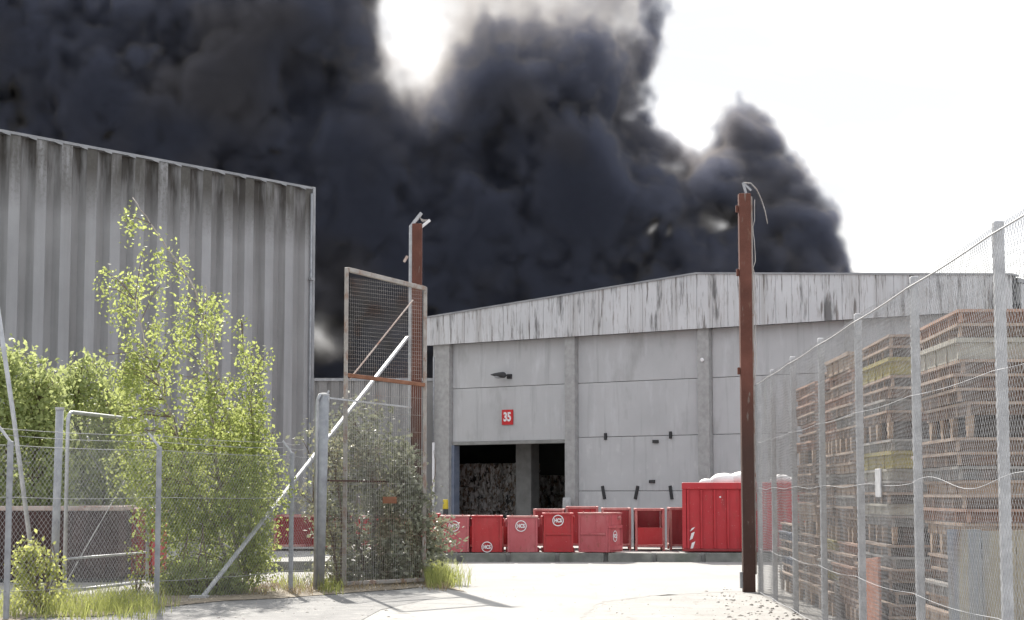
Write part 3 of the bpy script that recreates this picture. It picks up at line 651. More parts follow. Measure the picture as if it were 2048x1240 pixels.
p = mk.location; MB().tube([(0, 0, 0), (0, 0, at(303, 1035, p.y).z)], .035, 8).build("post_shaft", M['orange'], mk, smooth=True)
# bollards by the hall
p = at(891, 1008, 58.0); yb = empty("yellow_bollard", (p.x, 58.0, PZ), "small yellow-topped bollard left of the blue door jamb", "bollard")
MB().tube([(0, 0, 0), (0, 0, p.z - PZ - .15)], .09, 12).build("bollard_shaft", M['dark'], yb, smooth=True); MB().tube([(0, 0, p.z - PZ - .149), (0, 0, p.z - PZ + .10), (0, 0, p.z - PZ + .14)], .09, 14, r2=.07).build("bollard_cap", M['yellow'], yb, smooth=True)
q = wloc(1134, 1000, .5); gb = empty("concrete_bollard", WL + wa * q.x - wb * .5 + Vector((0, 0, PZ)), "pale round-topped concrete bollard at the right edge of the open door", "bollard", wrz)
MB().tube([(0, 0, 0), (0, 0, q.z - PZ - .06), (0, 0, q.z - PZ + .08)], .16, 14, r2=.13).build("bollard_shaft", M['concrete'], gb, smooth=True)

# ------------------------------------------------------------------ wire meshes
def wire_family(a, b, h0, h1, pitch, kind, r, rng, wob=0.012, off=0.0):
    """straight wires over the vertical rectangle a-b x h0..h1; kind 'diag+', 'diag-', 'vert', 'horz'"""
    a = np.array(a, float); b = np.array(b, float); d = b - a; Ln = np.hypot(d[0], d[1]); u = np.array([d[0], d[1], 0]) / Ln; nrm = np.array([-u[1], u[0], 0]); H = h1 - h0
    segs = []
    if kind == 'vert':
        for s in np.arange(pitch / 2, Ln, pitch): segs.append((s, 0, s, H))
    elif kind == 'horz':
        for z in np.arange(pitch / 2, H, pitch): segs.append((0, z, Ln, z))
    else:
        st = pitch * math.sqrt(2)
        for c in np.arange(-H, Ln + H, st):
            if kind == 'diag+': s0, z0, s1, z1 = c, 0, c + H, H
            else: s0, z0, s1, z1 = c + H, 0, c, H
            if s0 < 0: z0 += (0 - s0) * (z1 - z0) / (s1 - s0); s0 = 0
            if s0 > Ln: z0 += (Ln - s0) * (z1 - z0) / (s1 - s0); s0 = Ln
            if s1 < 0: z1 += (0 - s1) * (z1 - z0) / (s1 - s0); s1 = 0
            if s1 > Ln: z1 += (Ln - s1) * (z1 - z0) / (s1 - s0); s1 = Ln
            if z1 - z0 > 0.02: segs.append((s0, z0, s1, z1))
    K = 14; T = np.linspace(0, 1, K)
    V, Fc = [], []; ph = rng.uniform(0, 6, 8)
    for i, (s0, z0, s1, z1) in enumerate(segs):
        S = s0 + (s1 - s0) * T; Z = z0 + (z1 - z0) * T
        bulge = wob * (np.sin(S * 1.9 + ph[0]) * np.sin(Z * 1.7 + ph[1]) + 0.6 * np.sin(S * 4.1 + ph[2]) * np.sin(Z * 3.3 + ph[3]))
        ds = wob * 0.7 * (np.sin(S * 2.3 + Z * 1.1 + ph[4]) + .5 * np.sin(Z * 5 + ph[5])); dz = wob * 0.6 * np.sin(S * 1.3 + ph[6] - Z * 2.1)
        fade = np.minimum(1, np.minimum(S, Ln - S) / 0.15)
        C = np.array([a[0], a[1], 0])[None] + u[None] * (S + ds * fade)[:, None] + nrm[None] * (bulge * fade + off)[:, None]
        zz = a[2] + (b[2] - a[2]) * S / Ln + h0 + Z + dz
        C[:, 2] = zz
        dd = np.array([u[0] * (s1 - s0), u[1] * (s1 - s0), z1 - z0]); dd /= np.linalg.norm(dd)
        e1 = nrm; e2 = np.cross(dd, nrm)
        base = len(V) * 3 * K
        ring = np.stack([C + r * (e1 * math.cos(q) + e2 * math.sin(q)) for q in (0.5, 2.6, 4.7)], 1).reshape(-1, 3)
        V.append(ring)
        i0 = base + np.arange(K - 1)[:, None] * 3 + np.arange(3)[None]; i1 = base + np.arange(K - 1)[:, None] * 3 + (np.arange(3)[None] + 1) % 3
        Fc.append(np.stack([i0, i1, i1 + 3, i0 + 3], -1).reshape(-1, 4))
    return np.vstack(V), np.vstack(Fc)
def wire_mesh(name, a, b, h0, h1, pitch, kinds, r, m, root, seed=1, wob=0.012):
    rng = np.random.default_rng(seed); VV, FF, n = [], [], 0
    st = rng.bit_generator.state
    for i, k in enumerate(kinds):
        rng.bit_generator.state = st
        kk, pt = k if isinstance(k, tuple) else (k, pitch)
        v, f = wire_family(a, b, h0, h1, pt, kk, r, rng, wob, (i - .5) * r * 1.6); VV.append(v); FF.append(f + n); n += len(v)
    return np_mesh(name, np.vstack(VV), np.vstack(FF), m, root, off=tuple(root.location))

# ------------------------------------------------------------------ tall fence on the right
FA = gnd(1512, 1200); FA = Vector((4.13, 31.9, 0)); FV = Vector((3.46 - 4.16, 13.6 - 32.5, 0)).normalized()
fpx = [1513, 1541, 1581, 1637, 1711, 1824, 1993]
fpts = []
for px in fpx:
    # intersection of the pixel column with the fence line
    d = ray(px, 990); k = d.x / d.y; t = (k * FA.y - FA.x) / (FV.x - k * FV.y); fpts.append(FA + FV * t)
fpts.append(fpts[-1] + (fpts[-1] - fpts[-2])); fpts.append(fpts[-1] + (fpts[-1] - fpts[-2]))
print([tuple(round(c, 2) for c in p) for p in fpts])
FH = at(1993, 470, fpts[6].y).z
tf = empty("tall_fence", fpts[0], "tall galvanised chain link fence running along the right side in front of rusty stacks", "fence")
for i, p in enumerate(fpts):
    hh = FH + (0.10 if i >= 1 else 0.03)
    mb = MB(); 
    mb.box((p.x + .02, p.y - .04, -0.3), (p.x + .095, p.y + .04, hh)); mb.build("fence_post", M['fence_grey'], tf, world=True, bevel=.012)
wire_mesh("chain_mesh", fpts[0] + Vector((0, 0, 0)), fpts[-1], 0.03, FH + .035, 0.058, ['diag+', 'diag-'], 0.00185, M['wire'], tf, 4, 0.016)
rgf = random.Random(4)
for (z0, sag, rr) in ((FH - .01, .012, .007), (FH * .72, .02, .0022), (1.75, .06, .0022), (0.78, .03, .0022), (0.06, .02, .004)):
    pts = []
    for i in range(len(fpts) - 1):
        for k in range(16):
            t = k / 16; q = fpts[i].lerp(fpts[i + 1], t); big = 1.0 if z0 != 1.75 or i >= 5 else .25
            pts.append((q.x - .012, q.y, z0 + sag * big * (math.sin(t * math.pi * 2) * .9 if z0 == 1.75 else -math.sin(t * math.pi))))
    pts.append((fpts[-1].x - .012, fpts[-1].y, z0))
    MB().tube(pts, rr, 5).build("tension_wire", M['wire'] if z0 > 3 else M['grey_post'], tf, world=True, smooth=True)
Ln_ = (fpts[-1] - fpts[0]).length; # corner post, short return towards the gate post
# grey plate hung on the fence
pp_ = fpts[5].lerp(fpts[4], 0.50); d = ray(1763, 966); k = d.x / d.y; t = (k * FA.y - FA.x) / (FV.x - k * FV.y); pp_ = FA + FV * t
hp = empty("hung_plate", (pp_.x - .03, pp_.y, at(1763, 966, pp_.y).z), "pale grey plate hanging upright on the tall fence", "plate")
zz = abs(at(1763, 938, pp_.y).z - at(1763, 995, pp_.y).z) / 2
MB().box((-.008, -.14, -zz), (.008, .14, zz)).build("plate_sheet", M['fence_grey'], hp, bevel=.004)
MB().tube([(0, -.05, zz), (.02, -.05, zz + .05), (.03, -.05, zz + .02)], .004, 5).build("wire_hook", M['wire'], hp)

# ------------------------------------------------------------------ rusty gate posts
def dangling(root, pts, r, m, name): return MB().tube(pts, r, 5).build(name, m, root, world=True, smooth=True)
p = gnd(1498, 1184); gp = empty("gate_post", p, "tall rust red steel post right of the gateway with a bent barbed arm", "gate post")
H_ = at(1498, 388, p.y).z; w = 24 * p.y / F / 2
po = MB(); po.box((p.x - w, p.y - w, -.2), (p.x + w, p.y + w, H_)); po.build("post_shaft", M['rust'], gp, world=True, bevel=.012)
MB().box((p.x + w + .002, p.y - .05, .3), (p.x + w + .03, p.y + .05, H_ - .05)).build("post_flange", M['rust_light'], gp, world=True)
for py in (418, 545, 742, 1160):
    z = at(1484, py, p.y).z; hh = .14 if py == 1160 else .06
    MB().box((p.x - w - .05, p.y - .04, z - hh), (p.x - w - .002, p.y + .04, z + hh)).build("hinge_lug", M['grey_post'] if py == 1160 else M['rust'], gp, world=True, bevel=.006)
tp = Vector((p.x, p.y, H_))
ar = MB(); ar.bar(tp + Vector((.06, 0, -.1)), tp + Vector((-.02, 0, .20)), .05, .04); ar.bar(tp + Vector((-.02, 0, .20)), tp + Vector((.12, 0, .06)), .04, .035); ar.build("bent_arm", M['grey_post'], gp, world=True)
dangling(gp, [tp + Vector((x, 0, z)) for x, z in ((.0, .20), (.12, .19), (.22, .08), (.30, -.10), (.36, -.30), (.40, -.52))], .007, M['old_wire'], "barbed_wire")
bb = MB(); pts = [(.0, .20), (.12, .19), (.22, .08), (.30, -.10), (.36, -.30), (.40, -.52)]
for i in range(len(pts) - 1):
    for k in range(3):
        x = pts[i][0] + (pts[i + 1][0] - pts[i][0]) * k / 3; z = pts[i][1] + (pts[i + 1][1] - pts[i][1]) * k / 3; a_ = rgf.uniform(0, 3)
        for q in (0, 1.57): bb.bar(tp + Vector((x - .022 * math.cos(a_ + q), 0, z - .022 * math.sin(a_ + q))), tp + Vector((x + .022 * math.cos(a_ + q), .004, z + .022 * math.sin(a_ + q))), .005, .005)
bb.build("barbs", M['old_wire'], gp, world=True)
pts = [tp + Vector((w + .05 + rgf.uniform(-.02, .03), 0, -.1 - i * .12)) for i in range(46)]
dangling(gp, pts, .008, M['old_wire'], "loose_wire")

PY = 37.0
p = at(832, 990, PY); p.z = 0; lp = empty("gate_post", p, "rusty post left of the gateway with grey cable duct and forked top arms", "gate post")
H_ = at(832, 448, PY).z; w = 20 * PY / F / 2
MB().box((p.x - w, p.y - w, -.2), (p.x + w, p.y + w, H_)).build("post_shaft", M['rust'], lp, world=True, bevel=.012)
xd = at(818, 990, PY).x
MB().bar((xd, PY, .1), (xd + .012, PY, H_ - .03), .075, .06).build("cable_duct", M['galv'], lp, world=True, bevel=.006)
tpz = H_ - .03
MB().bar((xd + .01, PY, tpz - .02), (at(843, 426, PY).x, PY, at(843, 426, PY).z), .075, .06).build("duct_arm", M['galv'], lp, world=True, bevel=.006)
q0, q1 = at(838, 458, PY), at(860, 440, PY)
MB().bar(q0, q1, .06, .05).build("fork_arm", M['white'], lp, world=True, bevel=.006)
for (x0, y0, x1, y1) in ((839, 436, 855, 440), (840, 434, 846, 444), (842, 438, 852, 442)):
    MB().tube([at(x0, y0, PY), at((x0 + x1) / 2, (y0 + y1) / 2 + 2, PY), at(x1, y1, PY)], .008, 5).build("strand", M['old_wire'], lp, world=True)
for (x0, y0, x1, y1) in ((815, 512, 808, 524), (838, 542, 843, 546), (838, 466, 843, 468)):
    MB().bar(at(x0, y0, PY), at(x1, y1, PY), .05, .05).build("lug", M['rim_rust'], lp, world=True)

# gate leaf
g0, g1 = gnd(688, 1176), gnd(848, 1168); g0.z = g1.z = 0
gt = empty("gate_leaf", g0, "tall rusty mesh gate leaf standing open in front of the grey bush", "gate")
zt0, zb0 = at(688, 535, g0.y).z, .06
zm0 = at(690, 750, g0.y).z; zm1 = at(846, 770, g1.y).z; zt1 = at(848, 574, g1.y).z
def GZ(t, z0, z1): q = g0.lerp(g1, t); return Vector((q.x, q.y, z0 + (z1 - z0) * t))
MB().bar(GZ(0, 0, 0) + Vector((0, 0, .04)), GZ(0, zt0, 0), .085, .07, up=(1, 0, 0)).build("stile", M['rust_light'], gt, world=True, bevel=.008)
MB().bar(GZ(1, 0, 0) + Vector((0, 0, .04)), GZ(1, 0, zt1), .075, .07, up=(1, 0, 0)).build("stile", M['rust_light'], gt, world=True, bevel=.008)
MB().bar(GZ(0.01, zt0 - .03, zt1 - .03), GZ(.99, zt0 - .03, zt1 - .03), .075, .08).build("top_rail", M['rust_light'], gt, world=True, bevel=.008)
MB().bar(GZ(0.01, zm0, zm1), GZ(.99, zm0, zm1), .07, .07).build("middle_rail", M['rust_orange'], gt, world=True, bevel=.008)
MB().bar(GZ(0.01, .08, .08), GZ(.99, .08, .08), .07, .07).build("bottom_rail", M['rust_light'], gt, world=True, bevel=.008)
ga, gb_ = GZ(0.012, 0, 0), GZ(.988, 0, 0)
zmm = (zm0 + zm1) / 2
wire_mesh("upper_mesh", ga, gb_, zmm + .03, (zt0 + zt1) / 2 - .07, .055, [('horz', .072), ('vert', .052)], .0022, M['old_wire'], gt, 7, .006)
wire_mesh("lower_mesh", ga, gb_, .10, zmm - .03, .055, [('vert', .056), ('horz', .32)], .0036, M['old_wire'], gt, 8, .006)
pa, pb = GZ(.05, at(697, 737, g0.y + .2).z, 0), at(826, 600, GZ(.87, 0, 0).y)
MB().bar(pa, pb, .022, .022).build("tie_rod", M['rim_rust'], gt, world=True)
# galvanised brace running from the ground up to the left post
b0 = gnd(403, 1197); b1 = at(815, 674, PY - .12)
br = empty("brace_pole", b0, "long pale galvanised brace slanting from the grass up to the left gate post", "brace")
MB().bar(b0, b1, .07, .045).build("brace_bar", M['galv'], br, world=True, bevel=.008)
MB().box((b0.x - .18, b0.y - .12, 0), (b0.x + .1, b0.y + .12, .05)).build("brace_foot", M['concrete'], br, world=True)

# mesh panel and capped post behind the gate
tpz_ = gnd(637, 1180); tp_ = empty("capped_post", tpz_, "thick grey post with a pale rounded cap left of the gate leaf", "fence post")
hz = at(640, 790, tpz_.y).z
MB().tube([tpz_ + Vector((0, 0, -.1)), tpz_ + Vector((.06, 0, hz))], .10, 16).build("post_shaft", M['grey_post'], tp_, world=True, smooth=True)
MB().ball(tuple(tpz_ + Vector((.06, 0, hz))), .105, 1, 1, .38, 16, 8).build("post_cap", M['concrete'], tp_, world=True, smooth=True)
MB().tube([at(630, 1170, tpz_.y - .1), at(633, 830, tpz_.y - .1), at(635, 800, tpz_.y - .1), at(641, 788, tpz_.y - .1)], .03, 8).build("side_tube", M['galv'], tp_, world=True, smooth=True)
MB().bar(at(652, 792, tpz_.y), at(658, 781, tpz_.y), .05, .03).build("cap_lug", M['galv'], tp_, world=True)
w0 = Vector((at(656, 990, 33.3).x, 33.3, 0)); w1 = Vector((at(822, 990, 37.0).x, 36.9, 0))
wp = empty("mesh_panel", w0, "square grid wire panel between the capped post and the rusty gate post", "fence")
hw = at(656, 796, 33.3).z
wire_mesh("grid_mesh", w0, w1, .05, hw, .06, [('horz', .065), ('vert', .065)], .0026, M['wire'], wp, 9, .008)
MB().bar(w0 + Vector((0, 0, hw)), w1 + Vector((0, 0, hw)), .025, .03).build("top_rail", M['galv'], wp, world=True)
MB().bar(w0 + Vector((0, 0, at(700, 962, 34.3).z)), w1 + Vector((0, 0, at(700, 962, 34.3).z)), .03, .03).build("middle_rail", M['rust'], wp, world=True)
MB().box((w0.x + .9, w0.y + .80, 1.50), (w0.x + 1.15, w0.y + .82, 1.62)).build("rust_plate", M['rust_orange'], wp, world=True)

# ------------------------------------------------------------------ low chain link fence on the left
lf0, lf1, lf2 = gnd(12, 1240), gnd(313, 1214), gnd(581, 1186)
lf3 = tpz_ + Vector((-.12, 0, 0)); lfm = lf0 + (lf0 - lf1)
lf = empty("low_fence", lf0, "chain link fence with bent-top grey posts in front of the birch", "fence")
fh = at(313, 896, lf1.y).z
for i, q in enumerate((lfm, lf0, lf1, lf2)):
    hh = fh + (.02 if i < 3 else .02)
    MB().bar(q + Vector((0, 0, -.2)), q + Vector((0, 0, hh)), .075, .06, up=(0, 1, 0)).build("fence_post", M['grey_post'], lf, world=True, bevel=.01)
    MB().bar(q + Vector((0, 0, hh - .01)), q + Vector((-.16, -.02, hh + .20)), .045, .035).build("post_arm", M['galv'], lf, world=True, bevel=.006)
runs = [(lfm, lf0), (lf0, lf1), (lf1, lf2), (lf2, lf3)]
for i, (a, b) in enumerate(runs):
    wire_mesh("chain_mesh", a, b, .04, fh - .03, .062, ['diag+', 'diag-'], .0023, M['wire'], lf, 20 + i, .014)
for z, dx in ((fh - .03, 0), (1.62, 0), (.38, 0), (fh + .10, -.09), (fh + .19, -.155)):
    pts = []
    for a, b in runs:
        for k in range(5):
            t = k / 5; q = a.lerp(b, t); pts.append((q.x + dx, q.y - .02, z - .025 * math.sin(t * math.pi) + rgf.uniform(-.004, .004)))
    MB().tube(pts, .0045, 5).build("line_wire", M['wire'], lf, world=True, smooth=True)
# thick tube post and side gate behind it
q = gnd(107, 1201); tb = empty("tube_post", q, "thick round grey tube post at the left edge of the side gate", "fence post")
hz = at(113, 817, q.y).z
MB().tube([q + Vector((0, 0, -.1)), q + Vector((.03, 0, hz))], .062, 14).build("post_shaft", M['grey_post'], tb, world=True, smooth=True)
MB().tube([q + Vector((.03, 0, hz - .02)), q + Vector((.03, 0, hz + .02))], .072, 14).build("post_cap", M['concrete'], tb, world=True)
s0 = gnd(128, 1196); s1 = gnd(297, 1168); s1 = Vector((at(297, 990, 34.6).x, 34.6, 0))
sgt = empty("side_gate", s0, "rounded tube gate with crossed wires and chain link behind the left fence", "gate")
sh_ = at(132, 824, s0.y).z; cr_ = .16
dv = (s1 - s0).normalized()
fr_ = [s0 + Vector((0, 0, .08)), s0 + Vector((0, 0, sh_ - cr_))] + [s0 + dv * (cr_ * (1 - math.cos(a))) + Vector((0, 0, sh_ - cr_ + cr_ * math.sin(a))) for a in (.4, .8, 1.2, 1.57)]
fr_ += [s1 - dv * (cr_ * (1 - math.sin(a))) + Vector((0, 0, sh_ - cr_ + cr_ * math.cos(a))) for a in (0, .4, .8, 1.2, 1.57)] + [s1 + Vector((0, 0, .08))]
MB().tube(fr_, .032, 10).build("gate_frame", M['galv'], sgt, world=True, smooth=True)
for z in (.10, .62): MB().tube([s0 + Vector((0, 0, z)), s1 + Vector((0, 0, z))], .020 if z > .3 else .03, 8).build("cross_rail", M['galv'], sgt, world=True, smooth=True)
for (z0, z1) in ((sh_ - .1, .75), (.2, sh_ - .3)): MB().tube([s0 + Vector((0, 0, z0)), s1 + Vector((0, 0, z1))], .008, 6).build("cross_wire", M['wire'], sgt, world=True)
wire_mesh("chain_mesh", s0, s1, .12, sh_ - .04, .055, ['diag+', 'diag-'], .0024, M['wire'], sgt, 31, .012)
q = gnd(76, 1203); ln_ = empty("leaning_pole", q, "thin pale pole leaning left behind the young shrub", "pole")
t0 = at(-26, 470, q.y - .2)
MB().tube([q, q.lerp(t0, .5) + Vector((.02, 0, 0)), t0], .036, 10).build("pole_shaft", M['galv'], ln_, world=True, smooth=True)
# ------------------------------------------------------------------ stacks of rusty trays behind the tall fence
rt = random.Random(21)
_tray = {}
def tray(loc, rz, L, W, H, m, label, group, foot=False, deep=False):
    """nestable steel tray: deck, flanged rim rails, corner gussets, dark gap filler"""
    root = empty("steel_tray", loc, label, "tray", rz, group)
    key = (round(L, 2), round(W, 2), round(H, 3), m.name, foot)
    if key not in _tray:
        pr = []
        r = MB(); e = .06; hh = H - .006; lip = .024
        for x in (0, L - e): r.box((x - (lip if x == 0 else 0), -lip, hh * .78), (x + e + (lip if x else 0), W + lip, hh))
        for y in (0, W - e): r.box((e + .002, y - (lip if y == 0 else 0), hh * .78), (L - e - .002, y + e + (lip if y else 0), hh))
        for k in range(0, 5):
            q = .005 + (L - .05) * k / 4
            for y in (-.004, W - .026): r.prism([(q, y, 0), (q + .04, y, 0), (q + .034, y, hh * .78), (q + .006, y, hh * .78)], (0, .03, 0))
        pr.append(("rim", r, LIP.get(m.name, m), 0))
        wv = MB()
        wv.box((.012, .012, 0), (L - .012, .026, hh * .775)); wv.box((.012, W - .026, 0), (L - .012, W - .012, hh * .775))
        wv.box((.012, .027, 0), (.026, W - .027, hh * .775)); wv.box((L - .026, .027, 0), (L - .012, W - .027, hh * .775))
        pr.append(("side_web", wv, m, 0))
        pr.append(("deck", MB().box((.06, .06, hh * .55), (L - .06, W - .06, hh * .62)), M['tray_dark'], 0))
        if foot:
            pr.append(("skid_or_fill", MB().box((.08, .12, -.189), (L - .08, W - .12, -.002)), M['tray_dark'], 0))  # dark block added to close the bright gap between tiers
            for x in (0.03, L - .17, L * .38, L * .62):
                for y in (0.0, W - .06): pr.append(("foot", MB().prism([(x - .02, y + .002, -.002), (x + .15, y + .002, -.002), (x + .10, y + .002, -.19), (x + .03, y + .002, -.19)], (0, .05, 0)), M['tray_tan'] if y else m, 0))
        _tray[key] = [(n, b.build(n, mm, root, bevel=bv)) for n, b, mm, bv in pr]
    else:
        for n, o in _tray[key]:
            c = o.copy(); c.parent = root; col.objects.link(c)
    return root
LIP = {'tray_rust': M['lip_rust'], 'tray_red_rust': M['lip_red'], 'tray_grey': M['lip_grey'], 'tray_dark': M['lip_rust'], 'tray_tan': M['lip_rust'], 'tray_blue': M['tray_blue']}
ordn = ["lowest", "second", "third", "fourth", "fifth", "sixth", "seventh", "eighth", "ninth"]
T = {c: M['tray_' + c] for c in ('rust', 'red', 'grey', 'dark', 'tan', 'yellow', 'white', 'blue')}
fdir = -FV                                         # along the fence away from the camera
frz = math.atan2(fdir.y, fdir.x)                   # tray local x runs away from the camera, local -y towards ... the right
fn = Vector((fdir.y, -fdir.x, 0))                  # to the right of the fence
def place(pxc, gap):                               # front left corner of a stack: pixel column and distance behind the fence
    o = FA + fn * gap; d = ray(pxc, 990); k = d.x / d.y; t = (k * o.y - o.x) / (FV.x - k * FV.y); return o + FV * t
def stack(pf, pb, gap, ztop, tiers, pal, where, W=1.15, special={}):
    c = place(pf, gap); b = place(pb, gap); L = (b - c).length
    n_t = len(tiers); foot = .19; total = ztop - .02 - foot * n_t; nl = sum(tiers); lh = total / (nl + .55 * sum(1 for k in special))
    z = 0.02; tn = {3: ["bottom", "middle", "top"], 2: ["lower", "upper"], 1: ["only"]}[n_t]
    for ti, n in enumerate(tiers):
        z += foot
        for i in range(n):
            sp = special.get((ti, i)); h = lh * (1.55 if sp else 1.0)
            m = T[sp] if sp else T[rt.choice(pal[ti] if isinstance(pal[0], (list, tuple)) else pal)]
            Lj = round(L * rt.choice((1.0, .97, .94)) if True else L, 2)
            j = rt.uniform(-.055, .045); jx = rt.uniform(-.05, .06)
            tone = {'rust': 'rust brown', 'red': 'reddish rusty', 'grey': 'grey', 'dark': 'dark sooty', 'tan': 'tan rusty', 'yellow': 'yellow painted', 'white': 'off white', 'blue': 'blue grey'}[[q for q in T if T[q] is m][0]]
            # local y axis points to the left of fdir; the tray body extends to the right, so shift by W
            loc = c + fdir * jx + fn * (W + j); loc = Vector((loc.x, loc.y, z))
            tray(loc, frz + rt.uniform(-.022, .022), Lj, W, h, m, "%s tray, %s of %s tier, %s" % (tone, ordn[i], tn[ti], where), "steel trays stacked behind the tall fence", foot=(i == 0))
            z += h
z1 = at(1950, 617, place(1928, .42).y).z
stack(1928, 1846, .42, z1, (7, 7, 7), [('rust', 'tan', 'rust', 'grey'), ('rust', 'red', 'tan', 'grey'), ('rust', 'red', 'rust', 'tan')], "nearest stack", 1.25, {(2, 4): 'white'})
stack(1784, 1724, .45, at(1810, 667, place(1784, .45).y).z, (7, 7, 7), [('grey', 'dark', 'rust'), ('grey', 'grey', 'white', 'dark'), ('rust', 'grey', 'dark', 'rust')], "second stack", 1.2, {(2, 4): 'yellow', (1, 5): 'yellow'})
stack(1712, 1671, .45, at(1715, 702, place(1712, .45).y).z, (6, 7, 7), [('rust', 'dark', 'rust', 'red'), ('red', 'rust', 'tan', 'grey'), ('rust', 'red', 'grey', 'rust')], "third stack", 1.2, {(2, 6): 'tan'})
stack(1669, 1644, .45, at(1660, 735, place(1669, .45).y).z, (6, 7, 7), [('grey', 'yellow', 'rust', 'dark'), ('grey', 'rust', 'tan', 'dark'), ('red', 'red', 'rust', 'tan')], "fourth stack", 1.2)
stack(1634, 1596, .45, at(1625, 762, place(1634, .45).y).z, (6, 6, 7), [('tan', 'tan', 'rust'), ('tan', 'tan', 'rust', 'rust'), ('red', 'rust', 'red')], "farthest tall stack", 1.2)
stack(1588, 1560, .5, at(1580, 1048, place(1588, .5).y).z, (7,), ('blue', 'blue', 'dark', 'dark'), "low stack by the gate", 1.2)
# leaning boards
Yb = 15.75
b0_ = at(1893, 990, Yb); zt = at(1893, 1056, Yb).z
wbd = empty("weathered_board", (b0_.x, Yb, 0), "large weathered board streaked ochre and blue standing before the nearest stack", "board", -.05)
bd = MB(); x = 0
for k in range(5):
    h = zt - rt.uniform(0, .03); ww = .28; bd.prism([(x, 0, .02), (x + ww - .004, 0, .02), (x + ww - .004, -.0, h), (x, 0, h)], (0, .02, 0)); x += ww
bd.build("board_sheet", M['board'], wbd, bevel=.004)
for z in (zt - .2, .35): MB().box((0, .022, z), (1.4, .06, z + .1)).build("batten", M['tray_dark'], wbd)
c = place(1757, .28); op = empty("orange_plank", c, "faded orange plank standing on end before the second stack", "plank", frz)
zt = at(1752, 1114, c.y).z
MB().prism([(0, -.01, 0), (.95, -.01, 0), (.95, -.01, zt - .05), (0, -.01, zt)], (0, .03, 0)).build("plank_sheet", M['orange'], op, bevel=.006)

# ------------------------------------------------------------------ vegetation
def leaves(name, C, size, rng, m, parent, var, droop=0.3, asp=0.62, jit=0.35):
    n = len(C); C = np.asarray(C, float); size = size * rng.uniform(1 - jit, 1 + jit, n)
    d = rng.normal(size=(n, 3)); d[:, 2] -= droop; d /= np.linalg.norm(d, axis=1)[:, None]
    t = rng.normal(size=(n, 3)); s = np.cross(d, t); s /= np.linalg.norm(s, axis=1)[:, None]; u = np.cross(s, d)
    a = C; tip = C + d * size[:, None]; mid = C + d * (size * .45)[:, None]
    l = mid + s * (size * asp * .5)[:, None] + u * (size * .10)[:, None]; r = mid - s * (size * asp * .5)[:, None] + u * (size * .10)[:, None]
    V = np.stack([a, l, tip, r], 1).reshape(-1, 3); i = np.arange(n)[:, None] * 4
    Fc = np.concatenate([i + np.array([[0, 1, 2]]), i + np.array([[0, 2, 3]])], 0)
    return np_mesh(name, V, Fc, m, parent, attr=np.repeat(var, 4), off=tuple(parent.location))
def outline(rows, y):
    ys = [r[0] for r in rows]; return np.interp(y, ys, [r[1] for r in rows]), np.interp(y, ys, [r[2] for r in rows])
